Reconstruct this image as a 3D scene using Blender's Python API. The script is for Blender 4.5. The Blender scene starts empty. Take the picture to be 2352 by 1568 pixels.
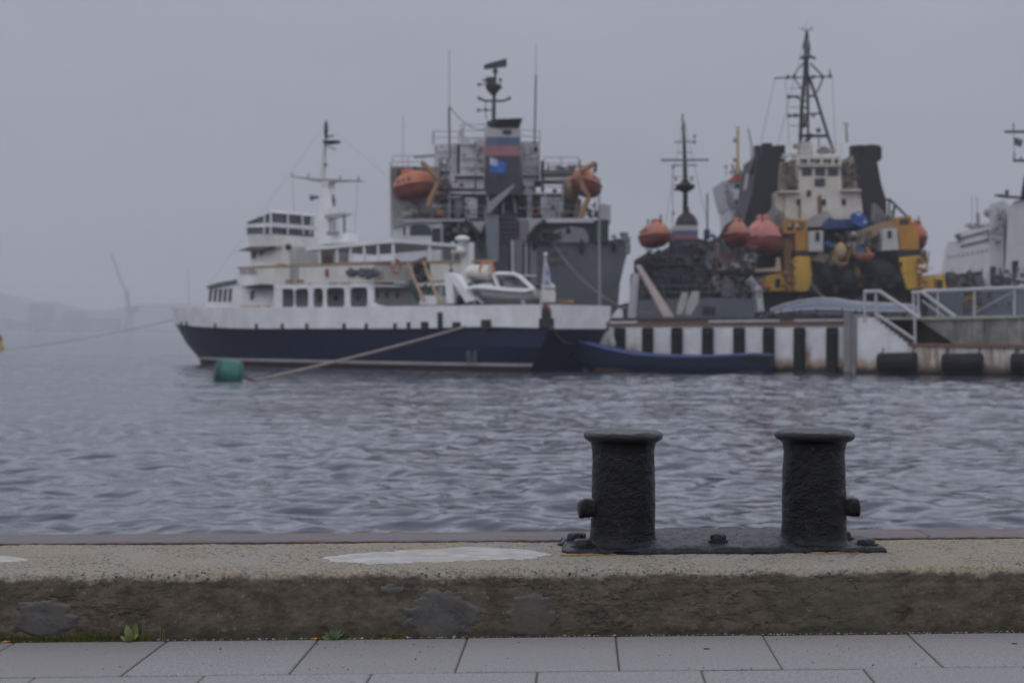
import bpy, math, random
import numpy as np
from mathutils import Vector, noise
R = math.radians
random.seed(7)
C = bpy.context.scene.collection
F = 3267.0            # focal length in reference pixels (picture 2352 wide)
HC = 2.2              # eye height above the water
TP = 26.0 / F         # tangent of the downward pitch
PITCH = math.atan(TP)
CP, SP = math.cos(PITCH), math.sin(PITCH)

def ray(px, py):
    a = (px - 1176.0) / F; b = -(py - 784.0) / F
    return a, CP + b * SP, -SP + b * CP

# reading scales: (x origin, y origin, step)
ZP = (0, 0, 1)
Z1 = (367.5, 252.7, .2442); Z2 = (367.5, 574.2, .2442); Z3 = (861.3, 126.3, .249); Z4 = (918.7, 482.3, .249)
Z5 = (1424, 241.2, .1831); Z6 = (1424, 482.3, .249); Z7 = (1653.7, 34.5, .2344); Z8 = (1653.7, 367.5, .2234)
Z9 = (1952.3, 252.7, .2051); Z10 = (1780, 574.2, .2432); Z11 = (0, 516.8, .2417); Z18 = (976.2, 367.5, .2271)
Z19 = (2124.6, 447.9, .15385); Z20 = (654.6, 505.3, .1709)

class Fr:
    """a vertical plane in the world; v is the distance in front of it (towards the quay)"""
    def __init__(s, ox, oy, dx=1.0, dy=0.0):
        l = math.hypot(dx, dy); s.o = (ox, oy); s.d = (dx / l, dy / l)
        n = (s.d[1], -s.d[0])
        if n[0] * -ox + n[1] * -oy < 0: n = (-n[0], -n[1])
        s.n = n; s.Z = ZP
    def p(s, x, y, v=0.0):
        Z = s.Z; px = Z[0] + Z[2] * x; py = Z[1] + Z[2] * y
        a, b, c = ray(px, py)
        k = (s.o[0] * s.n[0] + s.o[1] * s.n[1] + v) / (a * s.n[0] + b * s.n[1])
        return Vector((a * k, b * k, HC + c * k))
    def N(s): return Vector((s.n[0], s.n[1], 0))
    def D(s): return Vector((s.d[0], s.d[1], 0))
    def m(s, x, y, v=0.0):      # metres per reading unit
        return (s.p(x + 1, y, v) - s.p(x, y, v)).length
    def at(s, u, v, z):
        return Vector((s.o[0] + s.d[0] * u + s.n[0] * v, s.o[1] + s.d[1] * u + s.n[1] * v, z))

ROOT = {}
_j = [0]
class MB:
    def __init__(s): s.v = []; s.f = []; s.pc = []
    def add(s, vs, fs):
        b = len(s.v); s.pc.append((b, b + len(vs), len(s.f), len(s.f) + len(fs))); s.v += [tuple(q) for q in vs]; s.f += [tuple(b + i for i in f) for f in fs]; return s
    def loft(s, rings, caps=True, closed=True):
        n = len(rings[0]); vs = [q for r in rings for q in r]; fs = []
        for i in range(len(rings) - 1):
            for j in range(n if closed else n - 1):
                k = (j + 1) % n
                fs.append((i * n + j, i * n + k, (i + 1) * n + k, (i + 1) * n + j))
        if caps: fs += [tuple(range(n))[::-1], tuple((len(rings) - 1) * n + j for j in range(n))]
        return s.add(vs, fs)
    def poly(s, fr, pts, v=0.0, t=.2):
        _j[0] = (_j[0] + 1) % 13; v = v + _j[0] * .0035
        a = [fr.p(x, y, v) for x, y in pts]; q = fr.N() * t
        return s.loft([a, [w - q for w in a]])
    def box(s, fr, x0, y0, x1, y1, v=0.0, t=.2):
        return s.poly(fr, [(x0, y0), (x1, y0), (x1, y1), (x0, y1)], v, t)
    def cube(s, c, sx, sy, sz, rz=0.0):
        c = Vector(c); cs, sn = math.cos(rz), math.sin(rz); vs = []
        for dz in (-1, 1):
            for dx, dy in ((-1, -1), (1, -1), (1, 1), (-1, 1)):
                x, y = dx * sx / 2, dy * sy / 2
                vs.append((c.x + x * cs - y * sn, c.y + x * sn + y * cs, c.z + dz * sz / 2))
        return s.loft([vs[:4], vs[4:]])
    def tube(s, pts, r, n=6, caps=True):
        pts = [Vector(q) for q in pts]
        if not hasattr(r, '__len__'): r = [r] * len(pts)
        rings = []
        for i, q in enumerate(pts):
            t = (pts[min(i + 1, len(pts) - 1)] - pts[max(i - 1, 0)])
            if t.length < 1e-9: t = Vector((0, 0, 1))
            t.normalize()
            up = Vector((0, 0, 1)) if abs(t.z) < .9 else Vector((0, 1, 0))
            a = t.cross(up).normalized(); b = t.cross(a).normalized()
            rings.append([q + (a * math.cos(k * 2 * math.pi / n + .3) + b * math.sin(k * 2 * math.pi / n + .3)) * r[i] for k in range(n)])
        return s.loft(rings, caps)
    def line(s, fr, pts, w, n=6, v=0.0):
        """pts (x, y[, v]) on the frame, w = width in metres"""
        return s.tube([fr.p(q[0], q[1], q[2] if len(q) > 2 else v) for q in pts], [w / 2] * len(pts), n)
    def lathe(s, c, prof, n=16, axis=None):
        c = Vector(c); ax = Vector(axis).normalized() if axis else Vector((0, 0, 1))
        up = Vector((0, 0, 1)) if abs(ax.z) < .9 else Vector((0, 1, 0))
        a = ax.cross(up).normalized(); b = ax.cross(a).normalized()
        return s.loft([[c + ax * h + (a * math.cos(k * 2 * math.pi / n) + b * math.sin(k * 2 * math.pi / n)) * max(r, 1e-4) for k in range(n)] for r, h in prof])
    def ball(s, c, rx, ry=None, rz=None, n=14, m=8):
        ry = ry or rx; rz = rz or rx; c = Vector(c); rings = []
        for i in range(m + 1):
            t = math.pi * i / m; q = max(math.sin(t), .02)
            rings.append([c + Vector((rx * q * math.cos(k * 2 * math.pi / n), ry * q * math.sin(k * 2 * math.pi / n), -rz * math.cos(t))) for k in range(n)])
        return s.loft(rings)
    def torus(s, c, R1, r, ax, n=24, m=8, a0=0.0, a1=2 * math.pi):
        c = Vector(c); ax = Vector(ax).normalized()
        up = Vector((0, 0, 1)) if abs(ax.z) < .9 else Vector((0, 1, 0))
        a = ax.cross(up).normalized(); b = ax.cross(a).normalized(); rings = []
        full = abs(a1 - a0 - 2 * math.pi) < 1e-6
        for i in range(n + 1):
            t = a0 + (a1 - a0) * i / n; e = a * math.cos(t) + b * math.sin(t)
            rings.append([c + e * (R1 + r * math.cos(k * 2 * math.pi / m)) + ax * (r * math.sin(k * 2 * math.pi / m)) for k in range(m)])
        return s.loft(rings, caps=not full)
    def gear(s, fr, x0, y0, x1, y1, v0, v1, n, seed, big=.5):
        rr = random.Random(seed)
        for i in range(n):
            x = rr.uniform(x0, x1); y = rr.uniform(y0, y1); v = rr.uniform(v0, v1); q = fr.p(x, y, v)
            k = rr.random()
            if k < .45: s.cube(q, rr.uniform(.1, big * .6), rr.uniform(.1, .4), rr.uniform(.08, big * .55), rr.uniform(0, .5))
            elif k < .7:
                h = rr.uniform(.3, 1.0); s.tube([q - Vector((0, 0, h / 2)), q + Vector((rr.uniform(-.15, .15), 0, h / 2))], rr.uniform(.02, .05), 5)
            elif k < .88:
                h = rr.uniform(.3, 1.1); s.tube([q - Vector((h / 2, 0, rr.uniform(-.2, .2))), q + Vector((h / 2, 0, 0))], rr.uniform(.025, .06), 5)
            else: s.ball(q, rr.uniform(.07, .2), n=8, m=5)
        return s
    def rail(s, fr, pts, v, h, r=.03, step=None, bars=2):
        """guard rail: pts are deck points, h metres high"""
        P = [fr.p(x, y, v) for x, y in pts]; up = Vector((0, 0, 1))
        for k in range(1, bars + 1): s.tube([q + up * h * k / bars for q in P], r, 5)
        for a, b in zip(P[:-1], P[1:]):
            n = max(1, round((b - a).length / (step or 1.5)))
            for i in range(n + 1):
                q = a.lerp(b, i / n); s.tube([q, q + up * h], r, 5)
        return s
    def each(s, name, mat, parent=None, smooth=False):
        for a, b, c, d in s.pc:
            q = MB(); q.v = s.v[a:b]; q.f = [tuple(i - a for i in f) for f in s.f[c:d]]; q.build(name, mat, parent, smooth)
    def build(s, name, mat, parent=None, smooth=False, label=None):
        me = bpy.data.meshes.new(name); off = ROOT.get(parent.name, Vector()) if parent else Vector()
        me.from_pydata([(x - off.x, y - off.y, z - off.z) for x, y, z in s.v], [], s.f); me.validate(); me.update()
        o = bpy.data.objects.new(name, me); C.objects.link(o)
        me.materials.append(mat)
        if smooth is not False:
            me.polygons.foreach_set('use_smooth', [True] * len(me.polygons))
            me.set_sharp_from_angle(angle=R(smooth if smooth is not True else 40))
        if parent: o.parent = parent; ROOT[o.name] = off
        if label: o['label'] = label
        if name.endswith('gear') or name.endswith('fittings'): o['kind'] = 'stuff'
        return o

def thing(name, loc, label, cat, group=None):
    o = bpy.data.objects.new(name, None); C.objects.link(o); o.location = loc; ROOT[o.name] = Vector(loc)
    o.empty_display_size = .1
    return tag(o, label, cat, group)
def tag(o, label=None, cat=None, group=None, kind=None):
    if label: o['label'] = label
    if cat: o['category'] = cat
    if group: o['group'] = group
    if kind: o['kind'] = kind
    return o
def dup(o, parent=None, loc=None, label=None):
    c = o.copy(); C.objects.link(c)
    if parent: c.parent = parent
    if loc is not None: c.location = loc
    if label: c['label'] = label
    for ch in list(o.children): dup(ch, c)
    return c

# ---------------------------------------------------------------- materials
class NT:
    def __init__(s, name):
        s.mat = bpy.data.materials.new(name); s.mat.use_nodes = True; s.t = s.mat.node_tree
        s.bs = s.t.nodes['Principled BSDF']; s.out = s.t.nodes['Material Output']
        s.co = s.t.nodes.new('ShaderNodeTexCoord').outputs['Object']
        s.gp = s.t.nodes.new('ShaderNodeNewGeometry').outputs['Position']
    def n(s, typ, **kw):
        q = s.t.nodes.new(typ)
        for k, v in kw.items(): setattr(q, k, v)
        return q
    def l(s, a, b): s.t.links.new(a, b)
    def inp(s, sock, v):
        if hasattr(v, 'links') or isinstance(v, bpy.types.NodeSocket): s.l(v, sock)
        else: sock.default_value = v
    def map(s, sc, src=None):
        q = s.n('ShaderNodeMapping'); s.l(src or s.co, q.inputs[0]); q.inputs['Scale'].default_value = sc; return q.outputs[0]
    def noise(s, scale, det=4, rough=.55, vec=None, dist=0.0):
        q = s.n('ShaderNodeTexNoise'); s.l(vec or s.co, q.inputs['Vector'])
        q.inputs['Scale'].default_value = scale; q.inputs['Detail'].default_value = det
        q.inputs['Roughness'].default_value = rough; q.inputs['Distortion'].default_value = dist
        return q.outputs[0]
    def vor(s, scale, feat='F1', vec=None, out=0, rnd=1.0):
        q = s.n('ShaderNodeTexVoronoi', feature=feat); s.l(vec or s.co, q.inputs['Vector']); q.inputs['Scale'].default_value = scale
        q.inputs['Randomness'].default_value = rnd
        return q.outputs[out]
    def m(s, op, a, b=0.0, c=0.0):
        q = s.n('ShaderNodeMath', operation=op); s.inp(q.inputs[0], a); s.inp(q.inputs[1], b); s.inp(q.inputs[2], c); return q.outputs[0]
    def step(s, x, a, b):
        q = s.n('ShaderNodeMapRange', interpolation_type='SMOOTHSTEP'); s.inp(q.inputs[0], x)
        q.inputs[1].default_value = a; q.inputs[2].default_value = b; return q.outputs[0]
    def mix(s, f, a, b):
        q = s.n('ShaderNodeMix', data_type='RGBA'); s.inp(q.inputs[0], f)
        for k, v in ((6, a), (7, b)):
            if isinstance(v, (tuple, list)): q.inputs[k].default_value = (v[0], v[1], v[2], 1)
            else: s.l(v, q.inputs[k])
        return q.outputs[2]
    def xyz(s, v=None):
        q = s.n('ShaderNodeSeparateXYZ'); s.l(v or s.co, q.inputs[0]); return q.outputs
    def bump(s, h, strength=.5, dist=.01, prev=None):
        q = s.n('ShaderNodeBump'); q.inputs['Strength'].default_value = strength; q.inputs['Distance'].default_value = dist
        s.l(h, q.inputs['Height'])
        if prev: s.l(prev, q.inputs['Normal'])
        return q.outputs[0]
    def done(s, col, rough=.6, nrm=None, metal=0.0, spec=.5):
        if isinstance(col, (tuple, list)): s.bs.inputs['Base Color'].default_value = (col[0], col[1], col[2], 1)
        else: s.l(col, s.bs.inputs['Base Color'])
        s.inp(s.bs.inputs['Roughness'], rough); s.bs.inputs['Metallic'].default_value = metal
        s.bs.inputs['Specular IOR Level'].default_value = spec
        if nrm: s.l(nrm, s.bs.inputs['Normal'])
        return s.mat

def mul(c, k): return tuple(min(1, x * k) for x in c)
MATS = {}
def paint(name, c, rough=.5, rust=0.0, dirt=.25, sc=1.0):
    """ship paint: slight patchiness, vertical dirt runs and optional rust blooms"""
    if name in MATS: return MATS[name]
    t = NT(name)
    a = t.noise(.8 * sc, 5, .6); col = t.mix(t.step(a, .35, .7), mul(c, 1 - dirt * .5), mul(c, 1 + dirt * .15))
    st = t.noise(1.0, 4, .65, t.map((2.2 * sc, 2.2 * sc, .22 * sc)))
    col = t.mix(t.m('MULTIPLY', t.step(st, .52, .75), dirt), col, mul(c, .45))
    if rust > 0:
        r = t.m('MULTIPLY', t.step(t.noise(1.0, 5, .7, t.map((1.6 * sc, 1.6 * sc, .35 * sc))), .66 - rust * .22, .8 - rust * .15), min(1, rust * 1.6))
        col = t.mix(r, col, (.17, .065, .03))
    nz = t.bump(t.noise(3 * sc, 3), .25, .03)
    MATS[name] = t.done(col, rough, nz, 0, .28 if max(c) < .08 else .45)
    return MATS[name]
def glass(name='dark_glass', c=(.02, .025, .03)):
    if name in MATS: return MATS[name]
    t = NT(name); MATS[name] = t.done(t.mix(t.noise(2, 2), c, mul(c, 2.2)), .12, None); return MATS[name]
def psin(a): return max(0.0, math.sin(a))
# ---------------------------------------------------------------- world, sun, camera
sc = bpy.context.scene
w = bpy.data.worlds.new('World'); sc.world = w; w.use_nodes = True
nt = w.node_tree; nt.nodes.clear()
def wn(t, **k):
    q = nt.nodes.new(t)
    for a, b in k.items(): setattr(q, a, b)
    return q
SUN_EL, SUN_AZ = R(52), R(205)
sky = wn('ShaderNodeTexSky', sky_type='NISHITA', sun_disc=False, sun_elevation=SUN_EL, sun_rotation=SUN_AZ, dust_density=6.0, air_density=1.2, ozone_density=1.5)
hsv = wn('ShaderNodeHueSaturation'); hsv.inputs['Saturation'].default_value = .25; hsv.inputs['Value'].default_value = .6
nt.links.new(sky.outputs[0], hsv.inputs['Color'])
tc = wn('ShaderNodeTexCoord'); sp = wn('ShaderNodeSeparateXYZ'); nt.links.new(tc.outputs['Generated'], sp.inputs[0])
nz = wn('ShaderNodeTexNoise'); nz.inputs['Scale'].default_value = 1.6; nz.inputs['Detail'].default_value = 3
mp = wn('ShaderNodeMapping'); mp.inputs['Scale'].default_value = (1, 1, 2.5); nt.links.new(tc.outputs['Generated'], mp.inputs[0]); nt.links.new(mp.outputs[0], nz.inputs['Vector'])
ad = wn('ShaderNodeMath', operation='MULTIPLY_ADD'); nt.links.new(nz.outputs[0], ad.inputs[0]); ad.inputs[1].default_value = .06; ad.inputs[2].default_value = -.03
a2 = wn('ShaderNodeMath', operation='ADD'); nt.links.new(sp.outputs[2], a2.inputs[0]); nt.links.new(ad.outputs[0], a2.inputs[1])
rp = wn('ShaderNodeValToRGB'); nt.links.new(a2.outputs[0], rp.inputs[0]); e = rp.color_ramp.elements
SKYC = [(0.0, .395), (.1, .395), (.24, .44), (.285, 1.18), (.50, 1.10), (1.0, .70)]
while len(e) < len(SKYC): e.new(.5)
for q, (p_, v_) in zip(e, SKYC): q.position = p_; v_ = v_ / 1.3; q.color = (v_ * .90, v_ * .935, v_ * (1.11 if p_ < .35 else 1.07), 1)
n2 = wn('ShaderNodeTexNoise'); n2.inputs['Scale'].default_value = 2.4; n2.inputs['Detail'].default_value = 4; nt.links.new(mp.outputs[0], n2.inputs['Vector'])
sc2 = wn('ShaderNodeMath', operation='MULTIPLY_ADD'); nt.links.new(n2.outputs[0], sc2.inputs[0]); sc2.inputs[1].default_value = 5.4; sc2.inputs[2].default_value = 9.1
ml = wn('ShaderNodeVectorMath', operation='SCALE'); nt.links.new(sc2.outputs[0], ml.inputs['Scale']); nt.links.new(rp.outputs[0], ml.inputs[0])
mx = wn('ShaderNodeMix', data_type='RGBA'); mx.inputs[0].default_value = .93
nt.links.new(hsv.outputs[0], mx.inputs[6]); nt.links.new(ml.outputs[0], mx.inputs[7])
bg = wn('ShaderNodeBackground'); bg.inputs[1].default_value = .1; nt.links.new(mx.outputs[2], bg.inputs[0])
wo = wn('ShaderNodeOutputWorld'); nt.links.new(bg.outputs[0], wo.inputs[0])

sl = bpy.data.lights.new('sun', 'SUN'); sl.energy = .5; sl.angle = R(50); sl.color = (1, .985, .96)
so = bpy.data.objects.new('sun', sl); C.objects.link(so)
sd = Vector((math.cos(SUN_EL) * math.sin(SUN_AZ), math.cos(SUN_EL) * math.cos(SUN_AZ), math.sin(SUN_EL)))
so.rotation_euler = sd.to_track_quat('Z', 'Y').to_euler(); so.location = (0, 0, 60)

cam = bpy.data.cameras.new('camera'); co = bpy.data.objects.new('camera', cam); C.objects.link(co)
co.location = (0, 0, HC); co.rotation_euler = (R(90) - PITCH, 0, 0)
cam.sensor_width = 36; cam.lens = 36 * F / 2352; cam.clip_end = 6000; cam.clip_start = .05
cam.dof.use_dof = True; cam.dof.focus_distance = 6.3; cam.dof.aperture_fstop = 2.6; cam.dof.aperture_blades = 9
sc.camera = co
sc.view_settings.view_transform = 'Standard'; sc.view_settings.look = 'None'; sc.view_settings.exposure = 0.06
sc.cycles.use_denoising = True; sc.cycles.sample_clamp_indirect = 3; sc.cycles.pixel_filter_type = 'BLACKMAN_HARRIS'
sc.cycles.max_bounces = 6; sc.cycles.diffuse_bounces = 3; sc.cycles.glossy_bounces = 3; sc.cycles.volume_bounces = 0
sc.cycles.volume_step_rate = 1

# ---------------------------------------------------------------- haze
hm = bpy.data.materials.new('haze'); hm.use_nodes = True; ht = hm.node_tree; ht.nodes.clear()
pv = ht.nodes.new('ShaderNodeVolumePrincipled'); pv.inputs['Color'].default_value = (.93, .95, 1, 1); pv.inputs['Density'].default_value = .0006
pv.inputs['Anisotropy'].default_value = .0
ho = ht.nodes.new('ShaderNodeOutputMaterial'); ht.links.new(pv.outputs[0], ho.inputs['Volume'])
mb = MB(); mb.cube((0, 1800, 67), 5200, 3800, 140)
tag(mb.build('haze', hm), 'pale grey sea fog hanging over the whole harbour', 'haze', kind='stuff')

# ---------------------------------------------------------------- water
t = NT('water')
b1 = t.bump(t.noise(1.0, 1.5, .45, t.map((2.0, 2.6, 1), t.gp)), .9, .09)
b2 = t.bump(t.noise(1.0, 4, .6, t.map((5.5, 9, 1), t.gp)), .18, .012, b1)
wm = t.done((.052, .058, .080), .08, b2, 0, .5); t.bs.inputs['IOR'].default_value = 1.333
ds = [9.0]
while ds[-1] < 135: ds.append(ds[-1] * 1.0042)
while ds[-1] < 3550: ds.append(ds[-1] * 1.05)
nc = 300
D_ = np.array(ds)[:, None]; U = np.linspace(-.62, .62, nc)[None, :]
X = D_ * U; Y = D_ + 0 * U
rs = np.random.RandomState(4); H = np.zeros_like(X)
wx = X + .6 * np.sin(Y * .9 + X * .25) + .3 * np.sin(Y * 1.7 - X * .8 + 2); wy = Y + .5 * np.sin(X * .55 + 1) + .3 * np.sin(X * 1.3 + Y * .4)
for i in range(72):
    lam = .42 * (3.9 ** rs.uniform(0, 1)) if i < 52 else 1.6 * (3.5 ** rs.uniform(0, 1)); th = R(rs.normal(84, 36)); k = 2 * math.pi / lam
    am = (.0045 if i < 52 else .0030) * lam
    ph = k * (math.cos(th) * wx + math.sin(th) * wy) + rs.uniform(0, 6.28)
    fade = np.clip((lam / (D_ * .0042) - 2.2) / 2, 0, 1)
    sgn = np.sin(ph); H += fade * am * (sgn + .25 * (np.abs(sgn) ** 2 - .5))
gust = .75 + .35 * np.sin(X * .11 + Y * .05 + 1) * np.sin(Y * .09 - X * .04)
H *= gust * np.clip((400 - D_) / 270, 0, 1)
nr = len(ds); idx = np.arange(nr * nc).reshape(nr, nc)
q = np.stack([idx[:-1, :-1], idx[:-1, 1:], idx[1:, 1:], idx[1:, :-1]], -1).reshape(-1, 4)
me = bpy.data.meshes.new('water'); me.from_pydata(np.stack([X, Y, H], -1).reshape(-1, 3).tolist(), [], q.tolist())
# the sheet goes on sideways and behind the quay wall as calm water
me.polygons.foreach_set('use_smooth', [True] * len(me.polygons)); me.materials.append(wm)
wo_ = bpy.data.objects.new('water', me); C.objects.link(wo_); tag(wo_, 'grey rippled harbour water between the quay and the ships', kind='structure', cat='water')
mb = MB()
for sg in (-1, 1):
    mb.add([(sg * 5.5, 9, -.02), (sg * 2400, 9, -.02), (sg * 2400, 3550, -.02), (sg * .62 * 3550, 3550, -.02)], [(0, 1, 2, 3)])
mb.build('side_water', wm, wo_)
# ---------------------------------------------------------------- foreground quay
QD = Vector((.99899, .04495, 0)); QA = Vector((-.04495, .99899, 0)); QO = Vector((0, 5.755, HC - 1.24))
def Q(s, w_, z): return QO + QD * s + QA * w_ + Vector((0, 0, z))
JD = Vector((.049, .9988, 0))     # direction of the slab joints
CH = .27
# pavement
t = NT('granite_slab')
g = t.noise(180, 3, .8); g2 = t.noise(420, 2, .6); g3 = t.noise(2.2, 4, .6)
col = t.mix(t.step(g, .3, .7), (.13, .126, .126), (.375, .362, .365))
col = t.mix(t.step(g2, .62, .7), col, (.15, .13, .125)); col = t.mix(t.m('MULTIPLY', t.step(t.noise(75, 3, .7), .48, .66), .5), col, (.13, .125, .125)); col = t.mix(t.step(t.noise(300, 2), .62, .72), col, (.48, .47, .47))
col = t.mix(t.m('MULTIPLY', t.step(g3, .45, .75), .35), col, (.22, .21, .205))
sp_ = t.vor(9, vec=t.map((1, 1, 1))); 
col = t.mix(t.m('MULTIPLY', t.step(t.noise(26, 2, .5), .72, .76), .7), col, (.09, .085, .085))
isl = t.t.nodes.new('ShaderNodeNewGeometry').outputs['Random Per Island']
col = t.mix(t.m('MULTIPLY', isl, .55), col, t.mix(isl, (.28, .27, .275), (.20, .194, .19)))
slabm = t.done(col, .75, t.bump(g, .35, .002, t.bump(t.noise(6, 3), .3, .004)))
t = NT('joint_sand'); jm = t.done(t.mix(t.noise(90, 4), (.04, .037, .03), (.15, .14, .12)), .95, t.bump(t.noise(90, 3), .6, .006))
mb = MB(); rr = random.Random(3)
def slab(mb, P4, h, b=.004):
    c = sum(P4, Vector()) / 4; lo = [q + Vector((0, 0, -.05)) for q in P4]; mid = [q + Vector((0, 0, h - b)) for q in P4]
    top = []
    for q in P4:
        dv = (c - q); dv.z = 0; top.append(q + dv.normalized() * b * 1.6 + Vector((0, 0, h)))
    mb.loft([lo, mid, top])
wd = .576
for r_ in range(-1, 9):
    off = (0 if r_ % 2 == 0 else .3)
    w1 = -.018 - r_ * wd if r_ >= 0 else 0
    if r_ < 0: continue
    w0 = w1 - wd
    # a joint of row 0 meets the row's lower line at px 1415
    base = .3655 + off
    for k in range(-9, 9):
        g_ = .0030 + rr.uniform(-.001, .0015); a = base + k * .6 + g_; b = base + (k + 1) * .6 - g_
        h = rr.uniform(-.0015, .0015)
        sh = lambda s, w_: Q(s + (w_ + .594) * .094, w_, 0)
        h -= .002 * r_; P4 = [sh(a, w0 + .009), sh(b, w0 + .009), sh(b, w1 - .006), sh(a, w1 - .006)]
        slab(mb, P4, h)
pav = mb.build('pavement', slabm); tag(pav, 'light grey granite paving slabs in rows along the kerb', kind='structure', cat='pavement')
mb = MB(); mb.add([Q(-60, .01, -.0065), Q(60, .01, -.0065), Q(60, -40, -.0065), Q(-60, -40, -.0065)], [(0, 1, 2, 3)])
tag(mb.build('ground', jm), 'dark sandy bed under the paving joints', kind='structure', cat='ground')

# kerb concrete
def fbm(v, H_=.8, o=5): return noise.fractal(v, H_, 2.1, o)
def prof(tt):
    r = .035
    if tt < .235: return (0.0, tt, 0, -1.0, 0.0)
    if tt < .235 + r * 1.571:
        a = (tt - .235) / r
        return (r - r * math.cos(a), .235 + r * math.sin(a), 1, -math.cos(a), math.sin(a))
    return (tt - .235 - r * 1.571 + r, CH, 2, 0.0, 1.0)
TL = .235 + .055 + .715
def edge_lump(s, tt):
    return math.exp(-((tt - .262) / .045) ** 2)
def kdisp(s, tt, soft=False):
    v = Vector((s, tt * 1.0, 0))
    e_ = edge_lump(s, tt)
    d = .004 * fbm(v * 3.1 + Vector((5, 0, 0)), .9, 3)
    d += e_ * (.009 * fbm(v * 6 + Vector((0, 3, 9)), .7, 4) - .004)
    if not soft:
        face = 1 if tt < .25 else .35
        d += face * (.0030 * fbm(Vector((s * 14, tt * 26, 4)), .5, 5) - .004 * max(0, noise.noise(Vector((s * 30, tt * 46, 14))) - .25) * 2)
        d += (.0022 + e_ * .0050) * noise.noise(Vector((s * 75, tt * 75, 1))) + (.0014 + e_ * .0028) * noise.noise(Vector((s * 160, tt * 150, 7)))
    if tt < .24 and tt > .19: # the long shuttering line under the edge
        d -= .003 * math.exp(-((tt - .205 - .004 * noise.noise(Vector((s * 2, 0, 0)))) / .004) ** 2) * (1 if noise.noise(Vector((s * .9, 8, 0))) > -.1 else .2)
    hole = math.exp(-((s - (2.2 if 0 else 1.62)) / .035) ** 2 - ((tt - .06) / .05) ** 2)
    d -= .018 * hole * (1 + noise.noise(Vector((s * 60, tt * 60, 2))))
    return d
def kpt(s, tt, off=0.0, soft=False):
    w_, z, _, nw, nz_ = prof(tt); d = kdisp(s, tt, soft) + off
    return Q(s, w_ + nw * d, z + nz_ * d)
S = []; x = -30.0
while x < 30:
    S.append(x); x += .009 if -2.75 < x < 2.85 else (.06 if -4.5 < x < 4.5 else .6)
T = [-.03]; x = 0.0
while x < TL: T.append(x); x += .0075 if x < .34 else .0105
T.append(TL)
mb = MB(); vs = [kpt(s, tt) if tt >= 0 else Q(s, .0, -.03) for s in S for tt in T]
m_ = len(T); vs += []
fs = [(i * m_ + j, (i + 1) * m_ + j, (i + 1) * m_ + j + 1, i * m_ + j + 1) for i in range(len(S) - 1) for j in range(m_ - 1)]
mb.add(vs, fs)
t = NT('kerb_concrete')
x_, y_, z_ = t.xyz(t.gp)[:3]
agg = t.vor(72, out=1); aggd = t.vor(72); sand = t.noise(70, 6, .75); big = t.noise(2.3, 5, .65)
chips = t.m('GREATER_THAN', t.xyz(agg)[0], .62)
cm = t.m('MULTIPLY', t.m('MULTIPLY', chips, t.step(aggd, .62, .42)), t.step(t.noise(3.1, 3), .36, .58))
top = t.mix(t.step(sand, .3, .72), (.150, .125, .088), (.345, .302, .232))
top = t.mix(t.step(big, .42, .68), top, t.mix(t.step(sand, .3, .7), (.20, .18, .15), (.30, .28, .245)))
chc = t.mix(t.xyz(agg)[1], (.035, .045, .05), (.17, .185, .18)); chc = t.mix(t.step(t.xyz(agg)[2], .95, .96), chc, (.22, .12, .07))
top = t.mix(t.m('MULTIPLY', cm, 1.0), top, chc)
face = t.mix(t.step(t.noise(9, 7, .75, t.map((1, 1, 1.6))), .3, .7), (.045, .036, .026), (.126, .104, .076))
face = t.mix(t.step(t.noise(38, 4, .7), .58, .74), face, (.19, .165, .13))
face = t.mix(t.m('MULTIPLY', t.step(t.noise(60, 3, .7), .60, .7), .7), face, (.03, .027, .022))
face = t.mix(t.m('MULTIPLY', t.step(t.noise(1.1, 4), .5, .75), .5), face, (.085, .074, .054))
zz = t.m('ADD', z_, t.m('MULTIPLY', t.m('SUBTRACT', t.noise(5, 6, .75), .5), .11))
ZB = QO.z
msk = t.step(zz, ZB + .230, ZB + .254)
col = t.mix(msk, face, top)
crk = t.m('ABSOLUTE', t.m('SUBTRACT', t.noise(2.6, 5, .6, t.map((1, 1, 5.5), t.gp)), .5)); cmk = t.m('MULTIPLY', t.m('MULTIPLY', t.step(crk, .012, .003), t.step(t.noise(1.3, 2), .46, .56)), t.step(zz, ZB + .26, ZB + .24))
col = t.mix(t.m('MULTIPLY', cmk, .8), col, (.018, .015, .012))
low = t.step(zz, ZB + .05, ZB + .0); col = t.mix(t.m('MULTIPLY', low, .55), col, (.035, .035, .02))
h = t.m('ADD', t.m('MULTIPLY', sand, .6), t.m('MULTIPLY', cm, .4))
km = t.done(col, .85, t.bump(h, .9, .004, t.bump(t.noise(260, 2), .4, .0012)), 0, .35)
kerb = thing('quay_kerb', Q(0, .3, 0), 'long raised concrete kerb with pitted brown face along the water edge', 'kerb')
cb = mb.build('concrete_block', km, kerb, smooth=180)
mb = MB(); mb.add([Q(-30, .755, CH), Q(30, .755, CH), Q(30, .755, -1.6), Q(-30, .755, -1.6), Q(-30, 1.0, -1.6), Q(30, 1.0, -1.6), Q(30, 1.0, CH - .02), Q(-30, 1.0, CH - .02)], [(0, 1, 2, 3), (4, 5, 6, 7), (3, 2, 5, 4)])
mb.build('quay_wall', km, kerb)

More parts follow.
